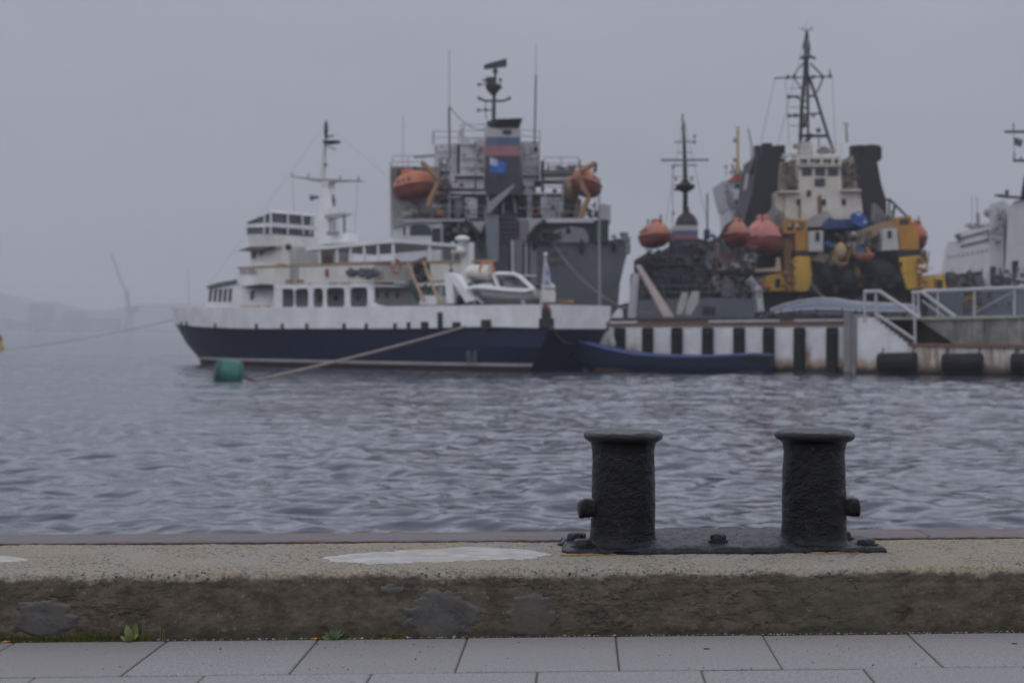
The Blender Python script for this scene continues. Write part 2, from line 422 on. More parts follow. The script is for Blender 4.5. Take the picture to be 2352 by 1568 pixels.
# patches lying on the kerb
def patch(name, mat, s0, s1, t0, t1, seed, off, soft, shape, lab):
    nS = int((s1 - s0) / .008); nT = max(4, int((t1 - t0) / .006)); mb = MB(); keep = {}; vs = []
    for i in range(nS + 1):
        for j in range(nT + 1):
            a = i / nS * 2 - 1; b = j / nT * 2 - 1; s = s0 + (s1 - s0) * i / nS; tt = t0 + (t1 - t0) * j / nT
            q = shape(a, b, s, tt, seed)
            if q > -.12:
                keep[(i, j)] = len(vs)
                vs.append(kpt(s, tt, off * (1 if q > .1 else (q + .12) / .22 * 1.6 - .6), soft))
    fs = []
    for (i, j) in list(keep):
        c = [(i, j), (i + 1, j), (i + 1, j + 1), (i, j + 1)]
        if all(k in keep for k in c): fs.append([keep[k] for k in c])
    mb.add(vs, fs); mb.build(name, mat, kerb, smooth=180, label=lab)
def blob(a, b, s, tt, sd):
    r = math.hypot(a, b); an = math.atan2(b, a)
    return .80 - r + .22 * noise.noise(Vector((math.cos(an) * 1.8 + sd, math.sin(an) * 1.8, sd))) + .18 * noise.noise(Vector((s * 16, tt * 30, sd))) + .14 * noise.noise(Vector((s * 45, tt * 70, sd)))
def long_blob(a, b, s, tt, sd):
    wd_ = .86 * (1 - abs(a) ** 2.4) ** .8 if abs(a) < 1 else 0
    mid = .22 * math.sin(a * 2.2 + .4)
    return (wd_ - abs(b - mid)) + .2 * noise.noise(Vector((s * 6, tt * 14, sd))) + .1 * noise.noise(Vector((s * 25, tt * 40, sd)))
t = NT('cement_skim')
col = t.mix(t.step(t.noise(7, 6, .7), .3, .7), (.26, .25, .235), (.45, .44, .425)); col = t.mix(t.step(t.noise(1.0, 5, .7, t.map((4, 30, 4))), .55, .7), col, (.27, .25, .22))
col = t.mix(t.step(t.noise(55, 2), .70, .74), col, (.1, .1, .1))
col = t.mix(t.m('MULTIPLY', t.step(t.noise(5.5, 6, .7), .44, .62), .75), col, (.30, .27, .225))
cem = t.done(col, .6, t.bump(t.noise(40, 5), .4, .002))
t = NT('bitumen_patch')
col = t.mix(t.step(t.noise(14, 6, .75), .3, .72), (.034, .033, .032), (.085, .083, .084)); col = t.mix(t.m('MULTIPLY', t.step(t.noise(1, 5, .8, t.map((30, 30, 90))), .6, .68), .6), col, (.2, .2, .22))
col = t.mix(t.m('MULTIPLY', t.step(t.noise(8, 6, .75), .42, .6), .8), col, (.085, .070, .050))
bit = t.done(col, .5, t.bump(t.noise(12, 6, .7), .8, .01))
TT = lambda w_: w_ - .035 + .29
patch('cement_patch', cem, -.79, .19, TT(.17), TT(.58), 3, .0035, True, long_blob, 'thin pale grey cement skim beside the bollard')
patch('cement_patch', cem, -2.5, -2.03, TT(.2), TT(.44), 9, .0035, True, long_blob, 'small pale cement skim at the left end')
patch('dark_patch', bit, -.47, -.10, -.05, .2, 5, .006, True, blob, 'dark grey mortar patch under the cement skim')
patch('dark_patch', bit, -.05, .20, -.03, .19, 12, .006, True, blob, 'dark grey mortar patch, the right one')
patch('dark_patch', bit, -2.02, -1.72, .0, .175, 21, .006, True, blob, 'dark grey mortar patch near the left end')
patch('dark_patch', bit, -.53, -.42, .17, .225, 30, .004, True, blob, 'smallest dark mortar patch near the kerb edge')

# steel edge strip
t = NT('edge_steel')
ru = t.step(t.noise(1, 6, .75, t.map((3, 16, 10))), .5, .64)
xx, yy, zz_ = t.xyz(t.gp)[:3]
rx = t.step(t.noise(.7, 3, .5, t.map((1, .1, .1))), .36, .52)
col = t.mix(t.noise(30, 5, .7), (.06, .06, .07), (.13, .128, .145)); wv = t.m('SUBTRACT', t.m('MULTIPLY_ADD', xx, -.04495, t.m('MULTIPLY', yy, .99899)), QO.y * .99899)
edm = t.m('MULTIPLY', t.step(t.m('ADD', wv, t.m('MULTIPLY', t.noise(9, 4), .12)), 1.0, 1.07), .9)
col = t.mix(t.m('MAXIMUM', edm, t.m('MULTIPLY', ru, rx)), col, t.mix(t.noise(50, 4), (.05, .026, .018), (.20, .075, .032)))
esm = t.done(col, .55, t.bump(t.noise(25, 5, .7), .5, .004))
t = NT('deep_rust'); rum = t.done(t.mix(t.noise(60, 5, .7), (.035, .02, .015), (.13, .055, .03)), .85, t.bump(t.noise(80, 4), .8, .004))
edge = thing('steel_edging', Q(0, .9, CH), 'rusty grey steel edging strip along the outer side of the kerb', 'steel edging')
mb = MB(); cuts = [-30, -9.2, -3.1, 1.99, 7.2, 30]
for a, b in zip(cuts[:-1], cuts[1:]):
    n_ = max(2, int((b - a) / .05)) if abs(a) < 9 and abs(b) < 9 else 8; rings = []
    for i in range(n_ + 1):
        s = a + .003 + (b - a - .006) * i / n_; e_ = .0025 * noise.noise(Vector((s * 6, 0, 0))); e2 = .003 * noise.noise(Vector((s * 14, 5, 0)))
        sk = .03 if b == 1.99 and i == n_ else (.03 if a == 1.99 and i == 0 else 0)
        rings.append([Q(s - sk, .768 + e_, CH - .05), Q(s - sk, .768 + e_, CH + .004 + e2), Q(s, .79, CH + .010 + e2), Q(s, 1.015, CH + .010 + e2), Q(s, 1.031 + e2, CH - .004), Q(s, 1.031, CH - .25), Q(s, 1.017, CH - .25), Q(s, 1.017, CH - .05)])
    mb.loft(rings)
mb.build('top_plate', esm, edge, smooth=30)
mb = MB(); rings = []
for i in range(400):
    s = -4 + i * .0205; j = .004 * noise.noise(Vector((s * 20, 2, 0)))
    rings.append([Q(s, .752, CH - .02), Q(s, .752 + j, CH + .005 + j), Q(s, .772 + j, CH + .006 + j), Q(s, .772, CH - .02)])
mb.loft(rings); mb.build('rust_seam', rum, edge, smooth=60)

# ---------------------------------------------------------------- twin bollard
t = NT('bitumen_black')
l1 = t.noise(9, 7, .72); l2 = t.noise(34, 5, .7); l3 = t.noise(110, 3, .6)
col = t.mix(t.step(l2, .35, .7), (.002, .0022, .003), (.007, .007, .009))
col = t.mix(t.m('MULTIPLY', t.step(t.noise(17, 6, .8), .63, .72), .8), col, t.mix(l2, (.05, .022, .015), (.16, .055, .022)))
zc = t.xyz()[2]
h = t.m('ADD', t.m('ADD', t.m('MULTIPLY', l1, .5), t.m('MULTIPLY', l2, .35)), t.m('MULTIPLY', l3, .15))
bm_ = t.done(col, t.m('ADD', t.m('MULTIPLY', l2, .22), .08), t.bump(h, 1.0, .022), 0, .27)
t = NT('bitumen_plate')
l2 = t.noise(34, 6, .75); col = t.mix(t.step(l2, .35, .7), (.004, .0045, .007), (.018, .018, .026))
col = t.mix(t.m('MULTIPLY', t.step(t.noise(11, 6, .8), .60, .72), .85), col, t.mix(l2, (.05, .022, .015), (.2, .07, .025)))
bm2 = t.done(col, t.m('ADD', t.m('MULTIPLY', l2, .25), .16), t.bump(t.m('ADD', t.m('MULTIPLY', t.noise(16, 7, .75), .7), t.m('MULTIPLY', l2, .3)), 1.0, .018), 0, .34)
BC, BW = .952, .555
boll = thing('twin_bollard', Q(BC, BW, CH), 'black painted cast iron twin bollard with two capped posts bolted on the kerb', 'bollard')
def lump(v, k=1.0): return k * (.0036 * fbm(v * 11, .8, 4) + .0016 * noise.noise(v * 48) + .0006 * noise.noise(v * 105))
def post(sc_, rotseed, lean):
    prof_ = []; R0, RC, H_ = .1415, .1755, .512
    pts = [(R0 + .055, .0), (R0 + .028, .006), (R0 + .012, .016), (R0 + .004, .032), (R0 + .001, .06)]
    z = .09
    while z < .425: pts.append((R0 - .002 + .003 * math.cos(z * 6), z)); z += .009
    pts += [(R0 - .002, .43), (R0 - .001, .442), (R0 + .001, .451), (R0 + .006, .458), (R0 + .015, .464), (R0 + .026, .4695), (RC - .003, .475), (RC, .480), (RC + .001, .487), (RC, .494), (RC - .004, .500), (RC - .010, .505), (RC - .018, .508)]
    r = RC - .028
    while r > .005: pts.append((r, .510 + .002 * math.cos(r * 30))); r -= .009
    pts.append((.001, .512)); n = 132; rings = []
    for r, z in pts:
        ring = []
        for k in range(n):
            a = k * 2 * math.pi / n; e_ = Vector((math.cos(a), math.sin(a), 0)); v = e_ * r + Vector((rotseed, 0, z))
            d = lump(v, 1.15 if z < .44 else .95)
            if z > .505: p_ = Vector((e_.x * r, e_.y * r, z + d * 1.2))
            else: p_ = e_ * (r + d) + Vector((0, 0, z + (.004 * noise.noise(v * 9) if z > .46 else 0)))
            ring.append(Q(sc_ + p_.x + lean * z, BW + p_.y, CH + .012 + p_.z))
        rings.append(ring)
    return MB().loft(rings)
P1, P2 = BC - .432, BC + .427
post(P1, 3.0, .002).build('bollard_post', bm_, boll, smooth=180)
post(P2, 17.0, .004).build('bollard_post', bm_, boll, smooth=180)
def lug(sc_, sg, seed):
    rings = []; n = 28
    for i in range(12):
        f = i / 11; x = .11 + .088 * f; rr_ = (.074 - .030 * min(1, f * 2.2)) + .010 * (f > .45) if f < .93 else .044
        ring = []
        for k in range(n):
            a = k * 2 * math.pi / n; c_, s_ = math.cos(a), math.sin(a); q = 1 / max(abs(c_), abs(s_)) ** .55
            v = Vector((x * 3, c_ * .05, s_ * .05 + seed)); d = lump(v * 1.0, 1.6)
            ring.append(Q(sc_ + sg * (x + (d if i == 11 else 0)), BW - .01 + c_ * rr_ * .85 * q + d * c_, CH + .187 - .012 * f + s_ * (rr_ * .78 * q + d)))
        rings.append(ring)
    return MB().loft(rings)
lug(P1, -1, 1.3).build('side_lug', bm_, boll, smooth=60); lug(P2, 1, 6.1).build('side_lug', bm_, boll, smooth=60)
# base plate: domed casting, thin ragged rim
nS, nW = 150, 44; S0, S1, W0, W1 = .252, 1.662, .365, .765; top_, bot_ = [], []
for i in range(nS + 1):
    for j in range(nW + 1):
        a = i / nS; b = j / nW; s = S0 + (S1 - S0) * a; w_ = W0 + (W1 - W0) * b
        ed = min(a * (S1 - S0), (1 - a) * (S1 - S0), b * (W1 - W0), (1 - b) * (W1 - W0))
        rag = .012 * noise.noise(Vector((s * 16, w_ * 16, 1)))
        if j == 0: w_ += rag
        if i in (0, nS): s += rag * 2
        cut = .05 * max(0, (.09 - min(a, 1 - a) * 1.41) / .09) * (1 if b > .5 else .4)
        if j == 0: w_ += cut * .4
        mid = max(0.0, 1 - abs((s - BC) / .47) ** 4)
        zz = .016 + .006 * min(1, ed / .02) + mid * .042 * (1 - (1 - b) ** 1.9) + lump(Vector((s, w_, 4)), 1.8)
        if ed <= 1e-6: zz = .008
        top_.append(Q(s, w_, CH + zz))
me_ = MB(); m_ = nW + 1
me_.add(top_, [(i * m_ + j, (i + 1) * m_ + j, (i + 1) * m_ + j + 1, i * m_ + j + 1) for i in range(nS) for j in range(nW)])
rim = [(i, 0) for i in range(nS + 1)] + [(nS, j) for j in range(1, nW + 1)] + [(i, nW) for i in range(nS - 1, -1, -1)] + [(0, j) for j in range(nW - 1, 0, -1)]
up_ = [top_[i * m_ + j] for i, j in rim]; dn = [Vector((q.x, q.y, QO.z + CH - .012)) for q in up_]
me_.loft([up_, dn], caps=False)
me_.build('base_plate', bm2, boll, smooth=180)
def bolt(s, w_, z0, r, h, seed):
    mb = MB(); rr_ = random.Random(seed); rot = rr_.uniform(0, 1); rings = []
    for z, k in ((0, 1.35), (.010, 1.32), (.012, 1.0), (h * .8, .98), (h, .82), (h + .004, .45)):
        ring = []
        for i in range(36):
            a = i * 2 * math.pi / 36; hx = 1 / max(math.cos(((a + rot) % (math.pi / 3)) - math.pi / 6), .5) if z > .011 else 1.05
            d = .004 * noise.noise(Vector((math.cos(a) * 2 + seed, math.sin(a) * 2, z * 50)))
            ring.append(Q(s + math.cos(a) * r * k * hx * 1.3 + d, w_ + math.sin(a) * r * k * hx + d, CH + z0 + z + d * .8))
        rings.append(ring)
    return mb.loft(rings).build('bolt', bm2, boll, smooth=60)
for k, (s, w_, z0, r, h) in enumerate([(.322, .66, .018, .030, .034), (.332, .47, .018, .030, .032), (.932, .475, .036, .025, .034), (1.537, .66, .018, .030, .034), (1.592, .47, .018, .030, .026)]):
    bolt(s, w_, z0, r, h, k + 2)
# rust bleeding out under the plate
mb = MB()
for k in range(8):
    s = [.27, .33, .40, 1.38, 1.45, 1.30, .36, 1.41][k] + .01 * k
    rr_ = random.Random(k); n = 16; c = Q(s, .352, CH + .0065); ring = [c + QD * (.04 * math.cos(a) * rr_.uniform(.6, 1.2)) + QA * (.016 * math.sin(a) * rr_.uniform(.6, 1.3)) for a in [i * 2 * math.pi / n for i in range(n)]]
    mb.loft([[q - Vector((0, 0, .006)) for q in ring], ring])
t = NT('rust_stain'); stm = t.done(t.mix(t.noise(60, 5, .7), (.17, .075, .025), (.38, .27, .16)), .9)
mb.build('rust_stain', stm, kerb)

# ---------------------------------------------------------------- litter, moss and plants at the foot of the kerb
t = NT('moss'); mosm = t.done(t.mix(t.noise(30, 4), (.040, .050, .012), (.16, .17, .035)), .9)
t = NT('leaf_green'); lfm = t.done(t.mix(t.noise(40, 3), (.07, .10, .022), (.15, .18, .045)), .55); 
t = NT('leaf_dull'); lf2 = t.done(t.mix(t.noise(40, 3), (.05, .075, .03), (.09, .12, .05)), .6)
def spx(px, w_): # distance along the kerb seen at reference column px
    k = (px - 1176) / F; A = QO + QA * w_
    return (k * A.y - A.x) / (QD.x - k * QD.y)
mb = MB(); rr_ = random.Random(11)
zones = [(0, 345, 6000, .034), (130, 260, 1400, .045), (215, 330, 1600, .04), (495, 505, 10, .01), (700, 830, 1000, .026), (855, 930, 900, .028), (960, 985, 160, .024), (1040, 1075, 160, .018), (1105, 1125, 80, .014), (-60, 60, 400, .03), (20, 40, 200, .04)]
for a, b, n, h in zones:
    for i in range(n):
        px = rr_.uniform(a, b); w_ = -abs(rr_.gauss(0, .011)) - .001; s = spx(px, w_); hh = h * rr_.uniform(.2, 1) * (1 + w_ / .03 if w_ > -.03 else .2)
        hh = max(hh, .003); c = Q(s, w_, -.006); an = rr_.uniform(0, 6.28); e_ = Vector((math.cos(an), math.sin(an), 0)) * rr_.uniform(.0015, .004)
        tip = c + Vector((rr_.gauss(0, .35) * hh, rr_.gauss(0, .35) * hh, hh))
        mb.add([c - e_, c + e_, tip + e_ * .4, tip - e_ * .4], [(0, 1, 2, 3)])
tag(mb.build('moss', mosm), 'strip of green moss growing in the joint at the foot of the kerb', kind='stuff', cat='moss')
mb = MB()
for i in range(1150):
    px = rr_.uniform(-40, 2400); w_ = -abs(rr_.gauss(0, .012)) - .002
    r = abs(rr_.gauss(0, .0016)) + .0009
    if rr_.random() < .06: r += .003
    if rr_.random() < .16: w_ -= rr_.uniform(0, .6); r = rr_.uniform(.001, .0034)
    c = Q(spx(px, w_), w_, r * .4)
    mb.ball(c, r * rr_.uniform(.8, 1.6), r, r * .8, n=6, m=3)
t = NT('grit'); grm = t.done(t.mix(t.step(t.noise(70, 1), .4, .6), (.05, .05, .052), (.30, .30, .305)), .8)
tag(mb.build('grit', grm), 'fine gravel and grit scattered along the kerb foot', kind='stuff', cat='gravel')

def leaf(mb, base, tip, wid, sag=.15, nrm=(0, -1, .4), n=8, stalk=.25, wav=0.0):
    base, tip = Vector(base), Vector(tip); ax = tip - base; L = ax.length; side = ax.cross(Vector(nrm)).normalized(); up = side.cross(ax).normalized(); rings = []
    for i in range(n + 1):
        f = i / n; q = base + ax * f + up * (sag * L * math.sin(f * math.pi)) 
        wdt = wid * (.07 if f < stalk else psin(min(1, max(.0, (f - stalk) / (1 - stalk))) ** .75 * math.pi) ** .8 + .05)
        rings.append([q - side * wdt / 2, q - up * wdt * .16, q + side * wdt / 2])
    vs = [v for r in rings for v in r]; fs = []
    for i in range(n):
        for j in range(2): fs.append((i * 3 + j, i * 3 + j + 1, (i + 1) * 3 + j + 1, (i + 1) * 3 + j))
    k = len(vs); vs += [v - up * .0006 for v in vs]; fs += [tuple(k + q for q in f[::-1]) for f in fs]
    mb.add(vs, fs)
def plant(name, px, w_, leaves, mat, lab):
    c = Q(spx(px, w_), w_, -.004); t_ = thing(name, c, lab, 'plant')
    for (dx, dz, dy, wid, sag) in leaves:
        mb = MB(); leaf(mb, c, c + QD * dx + Vector((0, 0, dz)) + QA * dy, wid, sag); mb.build('leaf', mat, t_, smooth=180)
    return t_
pl = plant('plantain_weed', 299, -.020, [(-.018, .070, .008, .030, .1), (.020, .074, .010, .032, -.05), (-.040, .028, -.012, .018, .25), (-.002, .030, -.03, .026, .3), (.004, .044, -.012, .022, .2), (.032, .034, -.004, .014, .2)], lfm, 'broad leaved green weed standing taller in the moss at the kerb foot')
c = Q(spx(299, -.02), -.02, 0)
for dx, h in ((.045, .10), (.05, .085), (.115, .055), (.125, .05), (.13, .03)):
    mb = MB(); mb.tube([c + QD * dx, c + QD * (dx + .003) + Vector((0, 0, h))], .0011, 5); mb.build('grass_stalk', lfm, pl)
plant('rosette_weed', 764, -.022, [(-.045, .018, -.01, .020, .2), (-.030, .034, -.0, .016, .1), (-.016, .028, -.012, .014, .1), (.0, .050, .004, .012, 0), (.018, .052, .0, .011, 0), (.034, .046, .002, .011, .05), (.040, .028, -.004, .011, .05), (-.012, .046, .006, .012, .05), (.026, .018, -.014, .012, .15), (.008, .03, -.02, .014, .2), (.046, .036, .008, .010, 0), (.004, .010, -.022, .018, .2)], lf2, 'small rosette weed with narrow dull green leaves beside a cigarette butt')
t = NT('butt_filter'); bfm = t.done(t.mix(t.noise(90, 3), (.42, .15, .02), (.55, .25, .05)), .8)
t = NT('butt_paper'); bpm = t.done(t.mix(t.noise(60, 3), (.16, .07, .03), (.30, .16, .09)), .8)
def butt(px, w_, rz, lab, flip):
    c = Q(spx(px, w_), w_, .0048); t_ = thing('cigarette_butt', c, lab, 'cigarette butt', 'cigarette butts at the kerb foot')
    d = Vector((math.cos(rz), math.sin(rz), 0)) * (.014 * (-1 if flip else 1))
    MB().tube([c, c + d * .9, c + d], [.0042, .0042, .0036], 10).build('filter', bfm, t_); MB().tube([c - d, c - d * .8, c - d * .02], [.0028, .004, .0041], 10).build('paper', bpm, t_)
butt(14, -.028, .05, 'orange cigarette butt at the far left foot of the kerb', True)
butt(720, -.026, .03, 'orange cigarette butt beside the rosette weed', False)
mb = MB(); c = Q(spx(2303, -.02), -.02, .001); leaf(mb, c - QD * .013, c + QD * .013, .014, .2, (0, 0, 1), stalk=.05); tag(mb.build('fallen_leaf', lfm), 'green fallen leaf at the right foot of the kerb', 'leaf', 'fallen leaves by the kerb')
mb = MB(); c = Q(spx(1712, -.024), -.024, .001); leaf(mb, c - QD * .006, c + QD * .007, .008, .2, (0, 0, 1), stalk=.05); tag(mb.build('fallen_leaf', lfm), 'tiny green fallen leaf on the slab below the bollard', 'leaf', 'fallen leaves by the kerb')
mb = MB(); c = Q(spx(2277, -.02), -.02, .001); leaf(mb, c - QD * .02, c + QD * .012, .005, .1, (0, 0, 1), stalk=.02); tag(mb.build('fallen_leaf', bpm), 'thin brown fallen leaf next to the green one at right', 'leaf', 'fallen leaves by the kerb')
t = NT('gum'); gum = t.done((.03, .03, .033), .6)
for px, y, r, lab in ((1624, 1491, .011, 'dark chewing gum spot on the slab below the bollard'), (2332, 1479, .009, 'dark chewing gum spot on the slab at far right'), (505, 1491, .0045, 'tiny dark gum spot on the slab at left')):
    d_ = F * 1.24 / (y - 758); w_ = d_ - 5.755; w_ -= 0.045 * (px - 1176) / F * d_; c = Q(spx(px, w_), w_, .0022)
    n = 18; rr2 = random.Random(px); ring = [c + Vector((math.cos(a) * r * rr2.uniform(.8, 1.2) * 1.25, math.sin(a) * r * rr2.uniform(.8, 1.2), 0)) for a in [i * 2 * math.pi / n for i in range(n)]]
    mb = MB().loft([[q - Vector((0, 0, .003)) for q in ring], ring]); tag(mb.build('gum_spot', gum), lab, 'gum spot', 'gum spots on the slabs')
# ---------------------------------------------------------------- materials for ships
WHITE = paint('white_ship_paint', (.74, .735, .755), .45, .10, .26)
WHITE2 = paint('worn_white_paint', (.60, .585, .56), .5, .35, .25)
CREAM = paint('cream_paint', (.62, .58, .50), .5, .45, .3)
NAVY = paint('navy_hull_paint', (.009, .013, .046), .35, .06, .45)
BLACK = paint('black_paint', (.014, .014, .017), .5, .0, .2)
DARK = paint('dark_grey_metal', (.035, .037, .043), .55, .1, .25)
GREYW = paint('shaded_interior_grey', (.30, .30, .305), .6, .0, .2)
RUST = paint('rust_brown', (.16, .095, .06), .8, .5, .3)
OCHRE = paint('ochre_pole_paint', (.36, .22, .10), .6, .1, .2)
ORANGE = paint('orange_ring', (.55, .13, .05), .55, .0, .15)
BROWN = paint('brown_panel', (.15, .105, .085), .6, .0, .15)
GLASS = glass()
LAV = paint('pale_grey_paint', (.40, .39, .43), .5, .15, .25)
ROPE = paint('pale_rope', (.30, .27, .25), .85, .0, .3, 3)

SA = Fr(3.61, 75.54, -.8, .6)          # centre line plane of the white ship, v towards the quay
A = thing('motor_ship', (3.61 - .8 * 18, 75.54 + .6 * 18, 0), 'white and navy blue passenger motor ship moored lengthwise with open promenade windows', 'ship')
SA.Z = ZP
def uof(px, v=0.0): # distance along the ship seen at reference column px
    k = (px - 1176) / F; ax = SA.o[0] + SA.n[0] * v; ay = SA.o[1] + SA.n[1] * v
    return (k * ay - ax) / (SA.d[0] - k * SA.d[1])
def zof(px, py, v): return SA.p(px, py, v).z
# hull sections: (end u at stem, start u at stern, half beam, fullness)
LV = [('keel', -1.2, 33.0, 2.2, 2.6, 2.4), ('wl', 0.0, uof(463), 1.5, 3.05, 2.6), ('stripe', .30, uof(458), 1.35, 3.1, 2.8), ('stripe2', .46, uof(455), 1.25, 3.12, 2.8),
      ('mid', 1.3, uof(432), .5, 3.2, 3.6), ('knuckle', None, uof(409), .0, 3.3, 5.0), ('top', None, uof(404), -.05, 3.34, 6.0)]
def zk(u): # knuckle height
    return 2.26 + .04 * math.exp(-((u - 4) / 3) ** 2) * 2 + .80 * max(0, (u - 20) / 17) ** 2.2
def zt(u): return 3.52 + .30 * max(0, (u - 14) / 23) ** 1.3
def hullpt(lv, f, side=1):
    nm, z, ue, us, B, p = lv; u = us + (ue - us) * f
    b = B * max(0.0, 1 - f ** p) ** .62 * (1 - (.20 if nm in ('keel', 'wl', 'stripe', 'stripe2') else .10 if nm == 'mid' else .15) * math.exp(-f / (.08 if nm in ('knuckle', 'top') else .05)))
    z = zk(u) if nm == 'knuckle' else zt(u) if nm == 'top' else z
    return SA.at(u, b * side, z)
def hullstrip(a, b, nf=60, sub=1):
    mb = MB()
    for side in (1, -1):
        rows = []
        fs_ = [i / nf for i in range(nf + 1)]
        for k in range(sub + 1):
            rows.append([hullpt(a, f, side).lerp(hullpt(b, f, side), k / sub) for f in fs_])
        mb.loft(rows, caps=False, closed=False)
    return mb
G = {l[0]: l for l in LV}
hull = MB()
for a, b in (('stripe2', 'mid'), ('mid', 'knuckle')): 
    q = hullstrip(G[a], G[b], 60, 3); hull.add(q.v, [tuple(f) for f in q.f])
tr = [hullpt(G[k], 0, 1) for k in ('keel', 'wl', 'stripe', 'mid', 'knuckle')]; tl = [hullpt(G[k], 0, -1) for k in ('keel', 'wl', 'stripe', 'mid', 'knuckle')]
hull.loft([tr, tl], caps=False, closed=False)
hull.build('hull', NAVY, A, smooth=30)
q = hullstrip(G['keel'], G['wl']); q2 = hullstrip(G['wl'], G['stripe']); q.add(q2.v, q2.f); q.build('underbody', paint('antifouling', (.03, .018, .014), .7, .3, .3), A, smooth=30)
q = hullstrip(G['stripe'], G['stripe2']); q.build('boot_stripe', paint('stripe_paint', (.36, .33, .35), .6, .3, .3), A, smooth=30)
q = hullstrip(G['knuckle'], G['top'], 60, 2); q.loft([[hullpt(G['knuckle'], 0, 1), hullpt(G['top'], 0, 1)], [hullpt(G['knuckle'], 0, -1), hullpt(G['top'], 0, -1)]], caps=False, closed=False)
q.v = [tuple(x) for x in q.v]
bw = q.build('bulwark', WHITE, A); sm = bw.modifiers.new('thickness', 'SOLIDIFY'); sm.thickness = .06
# rubbing strake along the knuckle
q = MB(); q.tube([hullpt(G['knuckle'], f / 60, 1) + SA.N() * .03 for f in range(0, 59)], .055, 6); q.build('rubbing_strake', BLACK, A, smooth=True)
dk = MB(); rows = []
for side in (1, -1): rows.append([hullpt(G['knuckle'], i / 40, side * .98) + Vector((0, 0, .02)) for i in range(41)])
dk.loft(rows, caps=False, closed=False); dk.build('main_deck', paint('deck_paint', (.12, .11, .10), .7, .2, .3), A)
# small fender blocks on the strake
for px, wd_, h in [(441, .10, .3), (460, .12, .34), (521, .13, .34), (593, .15, .36), (656, .15, .36), (714, .15, .36), (801, .17, .36), (852, .15, .34), (918, .16, .36), (949, .18, .4), (986, .45, .42), (1021, .28, .95), (1058, .5, .34), (1124, .6, .45), (0, .5, .5)]:
    lvk = G['knuckle']; u = uof(px, 3.0 if px > 560 else 1.8 if px > 470 else .9); f = (u - lvk[3]) / (lvk[2] - lvk[3]); c = hullpt(lvk, f) if px else hullpt(lvk, 0, -1)
    mb = MB(); ang = math.atan2(SA.d[1], SA.d[0]); mb.cube(c + SA.N() * .06 + Vector((0, 0, h * .42)), wd_, .22, h, ang); mb.tube([c + SA.N() * .1 - Vector((0, 0, .1)), c + SA.N() * .1 + Vector((0, 0, h * .8))], wd_ * .35, 8)
    mb.build('deck_cleat', paint('dark_fitting', (.03, .032, .028), .6, .2, .2), A)
mb = MB(); c = SA.p(1255, 742, 2.95)
mb.cube(c, .75, .3, .5, math.atan2(.6, -.8)); mb.cube(c + Vector((0, 0, .45)), .4, .3, .55, math.atan2(.6, -.8)); mb.tube([c + Vector((-.1, 0, .2)), c + Vector((-.1, 0, .95))], .06); mb.build('mooring_bitt', paint('dark_fitting', (.03, .032, .028)), A)
mb = MB(); c = SA.p(1255.5, 711, 2.95); mb.lathe(c, [(.0, 0), (.24, .0), (.27, .03), (.27, .06)], 20, SA.N()); mb.build('round_port', paint('port_ring', (.30, .10, .07), .6), A); mb = MB(); mb.lathe(c, [(.0, .06), (.19, .06), (.19, .075)], 20, SA.N()); mb.build('port_cover', RUST, A)
# faint draught marks near the stern and the bow
mk = MB()
for i in range(4):
    for dx in (1074, 1090):
        c = SA.p(dx + i * (1.6 if dx < 1080 else 0), 809 + i * 8.6, 3.30); mk.cube(c, .22, .03, .04, math.atan2(.6, -.8)); mk.cube(c + Vector((.07, 0, .06)), .05, .03, .12, math.atan2(.6, -.8)); mk.cube(c + Vector((-.07, 0, -.06)), .05, .03, .1, math.atan2(.6, -.8))
mk.build('draught_marks', paint('faded_marks', (.20, .21, .26), .7), A)
mk = MB()
for i in range(16):
    f = i / 15; px = 433 + 30 * f ** .9; py = 757 + 56 * f; z = zof(px + 3, py, .5)
    fr_ = min(1, max(0, (z - .3) / 2)); c = SA.p(px + 3, py, .42 + .25 * f); mk.cube(c, .34, .05, .09, math.atan2(.6, -.8) - .3)
mk.build('bow_marks', paint('faded_marks', (.20, .21, .26), .7), A)

ang = math.atan2(SA.d[1], SA.d[0])
SA.Z = ZP
def corner(px, v):
    q = SA.p(px, 680, v); return Fr(q.x, q.y, .6, .8)
T1, T2, T3, T4 = corner(858, 3.2), corner(907, 2.9), corner(622, 1.95), corner(668, 2.2)
# promenade side plating with rounded window openings
PV = 3.2
def yt(px): return 654.0 - (px - 629) * .0165 if px < 1150 else 645
def yb(px): return 708
op = [(648, 675), (677, 708), (719, 742), (749.5, 791.5), (804, 844)]
plate = MB(); xs = [629] + [x for o_ in op for x in o_] + [858]
for i in range(0, len(xs), 2):
    a, b = xs[i], xs[i + 1]
    plate.poly(SA, [(a, yt(a) + 9), (b, yt(b) + 9), (b, 712), (a, 712)], PV, .08)
for a, b in op:
    plate.poly(SA, [(a, 706.5), (b, 706.5), (b, 712), (a, 712)], PV, .08)
    for x, sx in ((a, 1), (b, -1)):
        for y, sy in ((yt(x) + 9, 1), (706.5, -1)):
            if (a, sx) == (648, 1): continue
            plate.poly(SA, [(x, y), (x + sx * 7, y), (x + sx * 2.2, y + sy * 2.4), (x, y + sy * 8)], PV, .08)
plate.poly(SA, [(858, 693), (866, 699), (885, 704), (960, 704), (960, 712), (858, 712)], PV, .08)
plate.poly(SA, [(629, yt(629)), (858, yt(858)), (858, yt(858) + 8.5), (629, yt(629) + 9.5)], PV + .02, .12); plate.poly(T1, [(858, yt(858)), (957, 651.5), (957, 659), (858, yt(858) + 8.5)], .02, .12)
plate.build('promenade_side', WHITE, A)
plate = MB(); plate.poly(SA, [(957, 651), (1045, 647), (1045, 654), (957, 658)], .9, .1); plate.build('deck_edge_beam', WHITE, A)
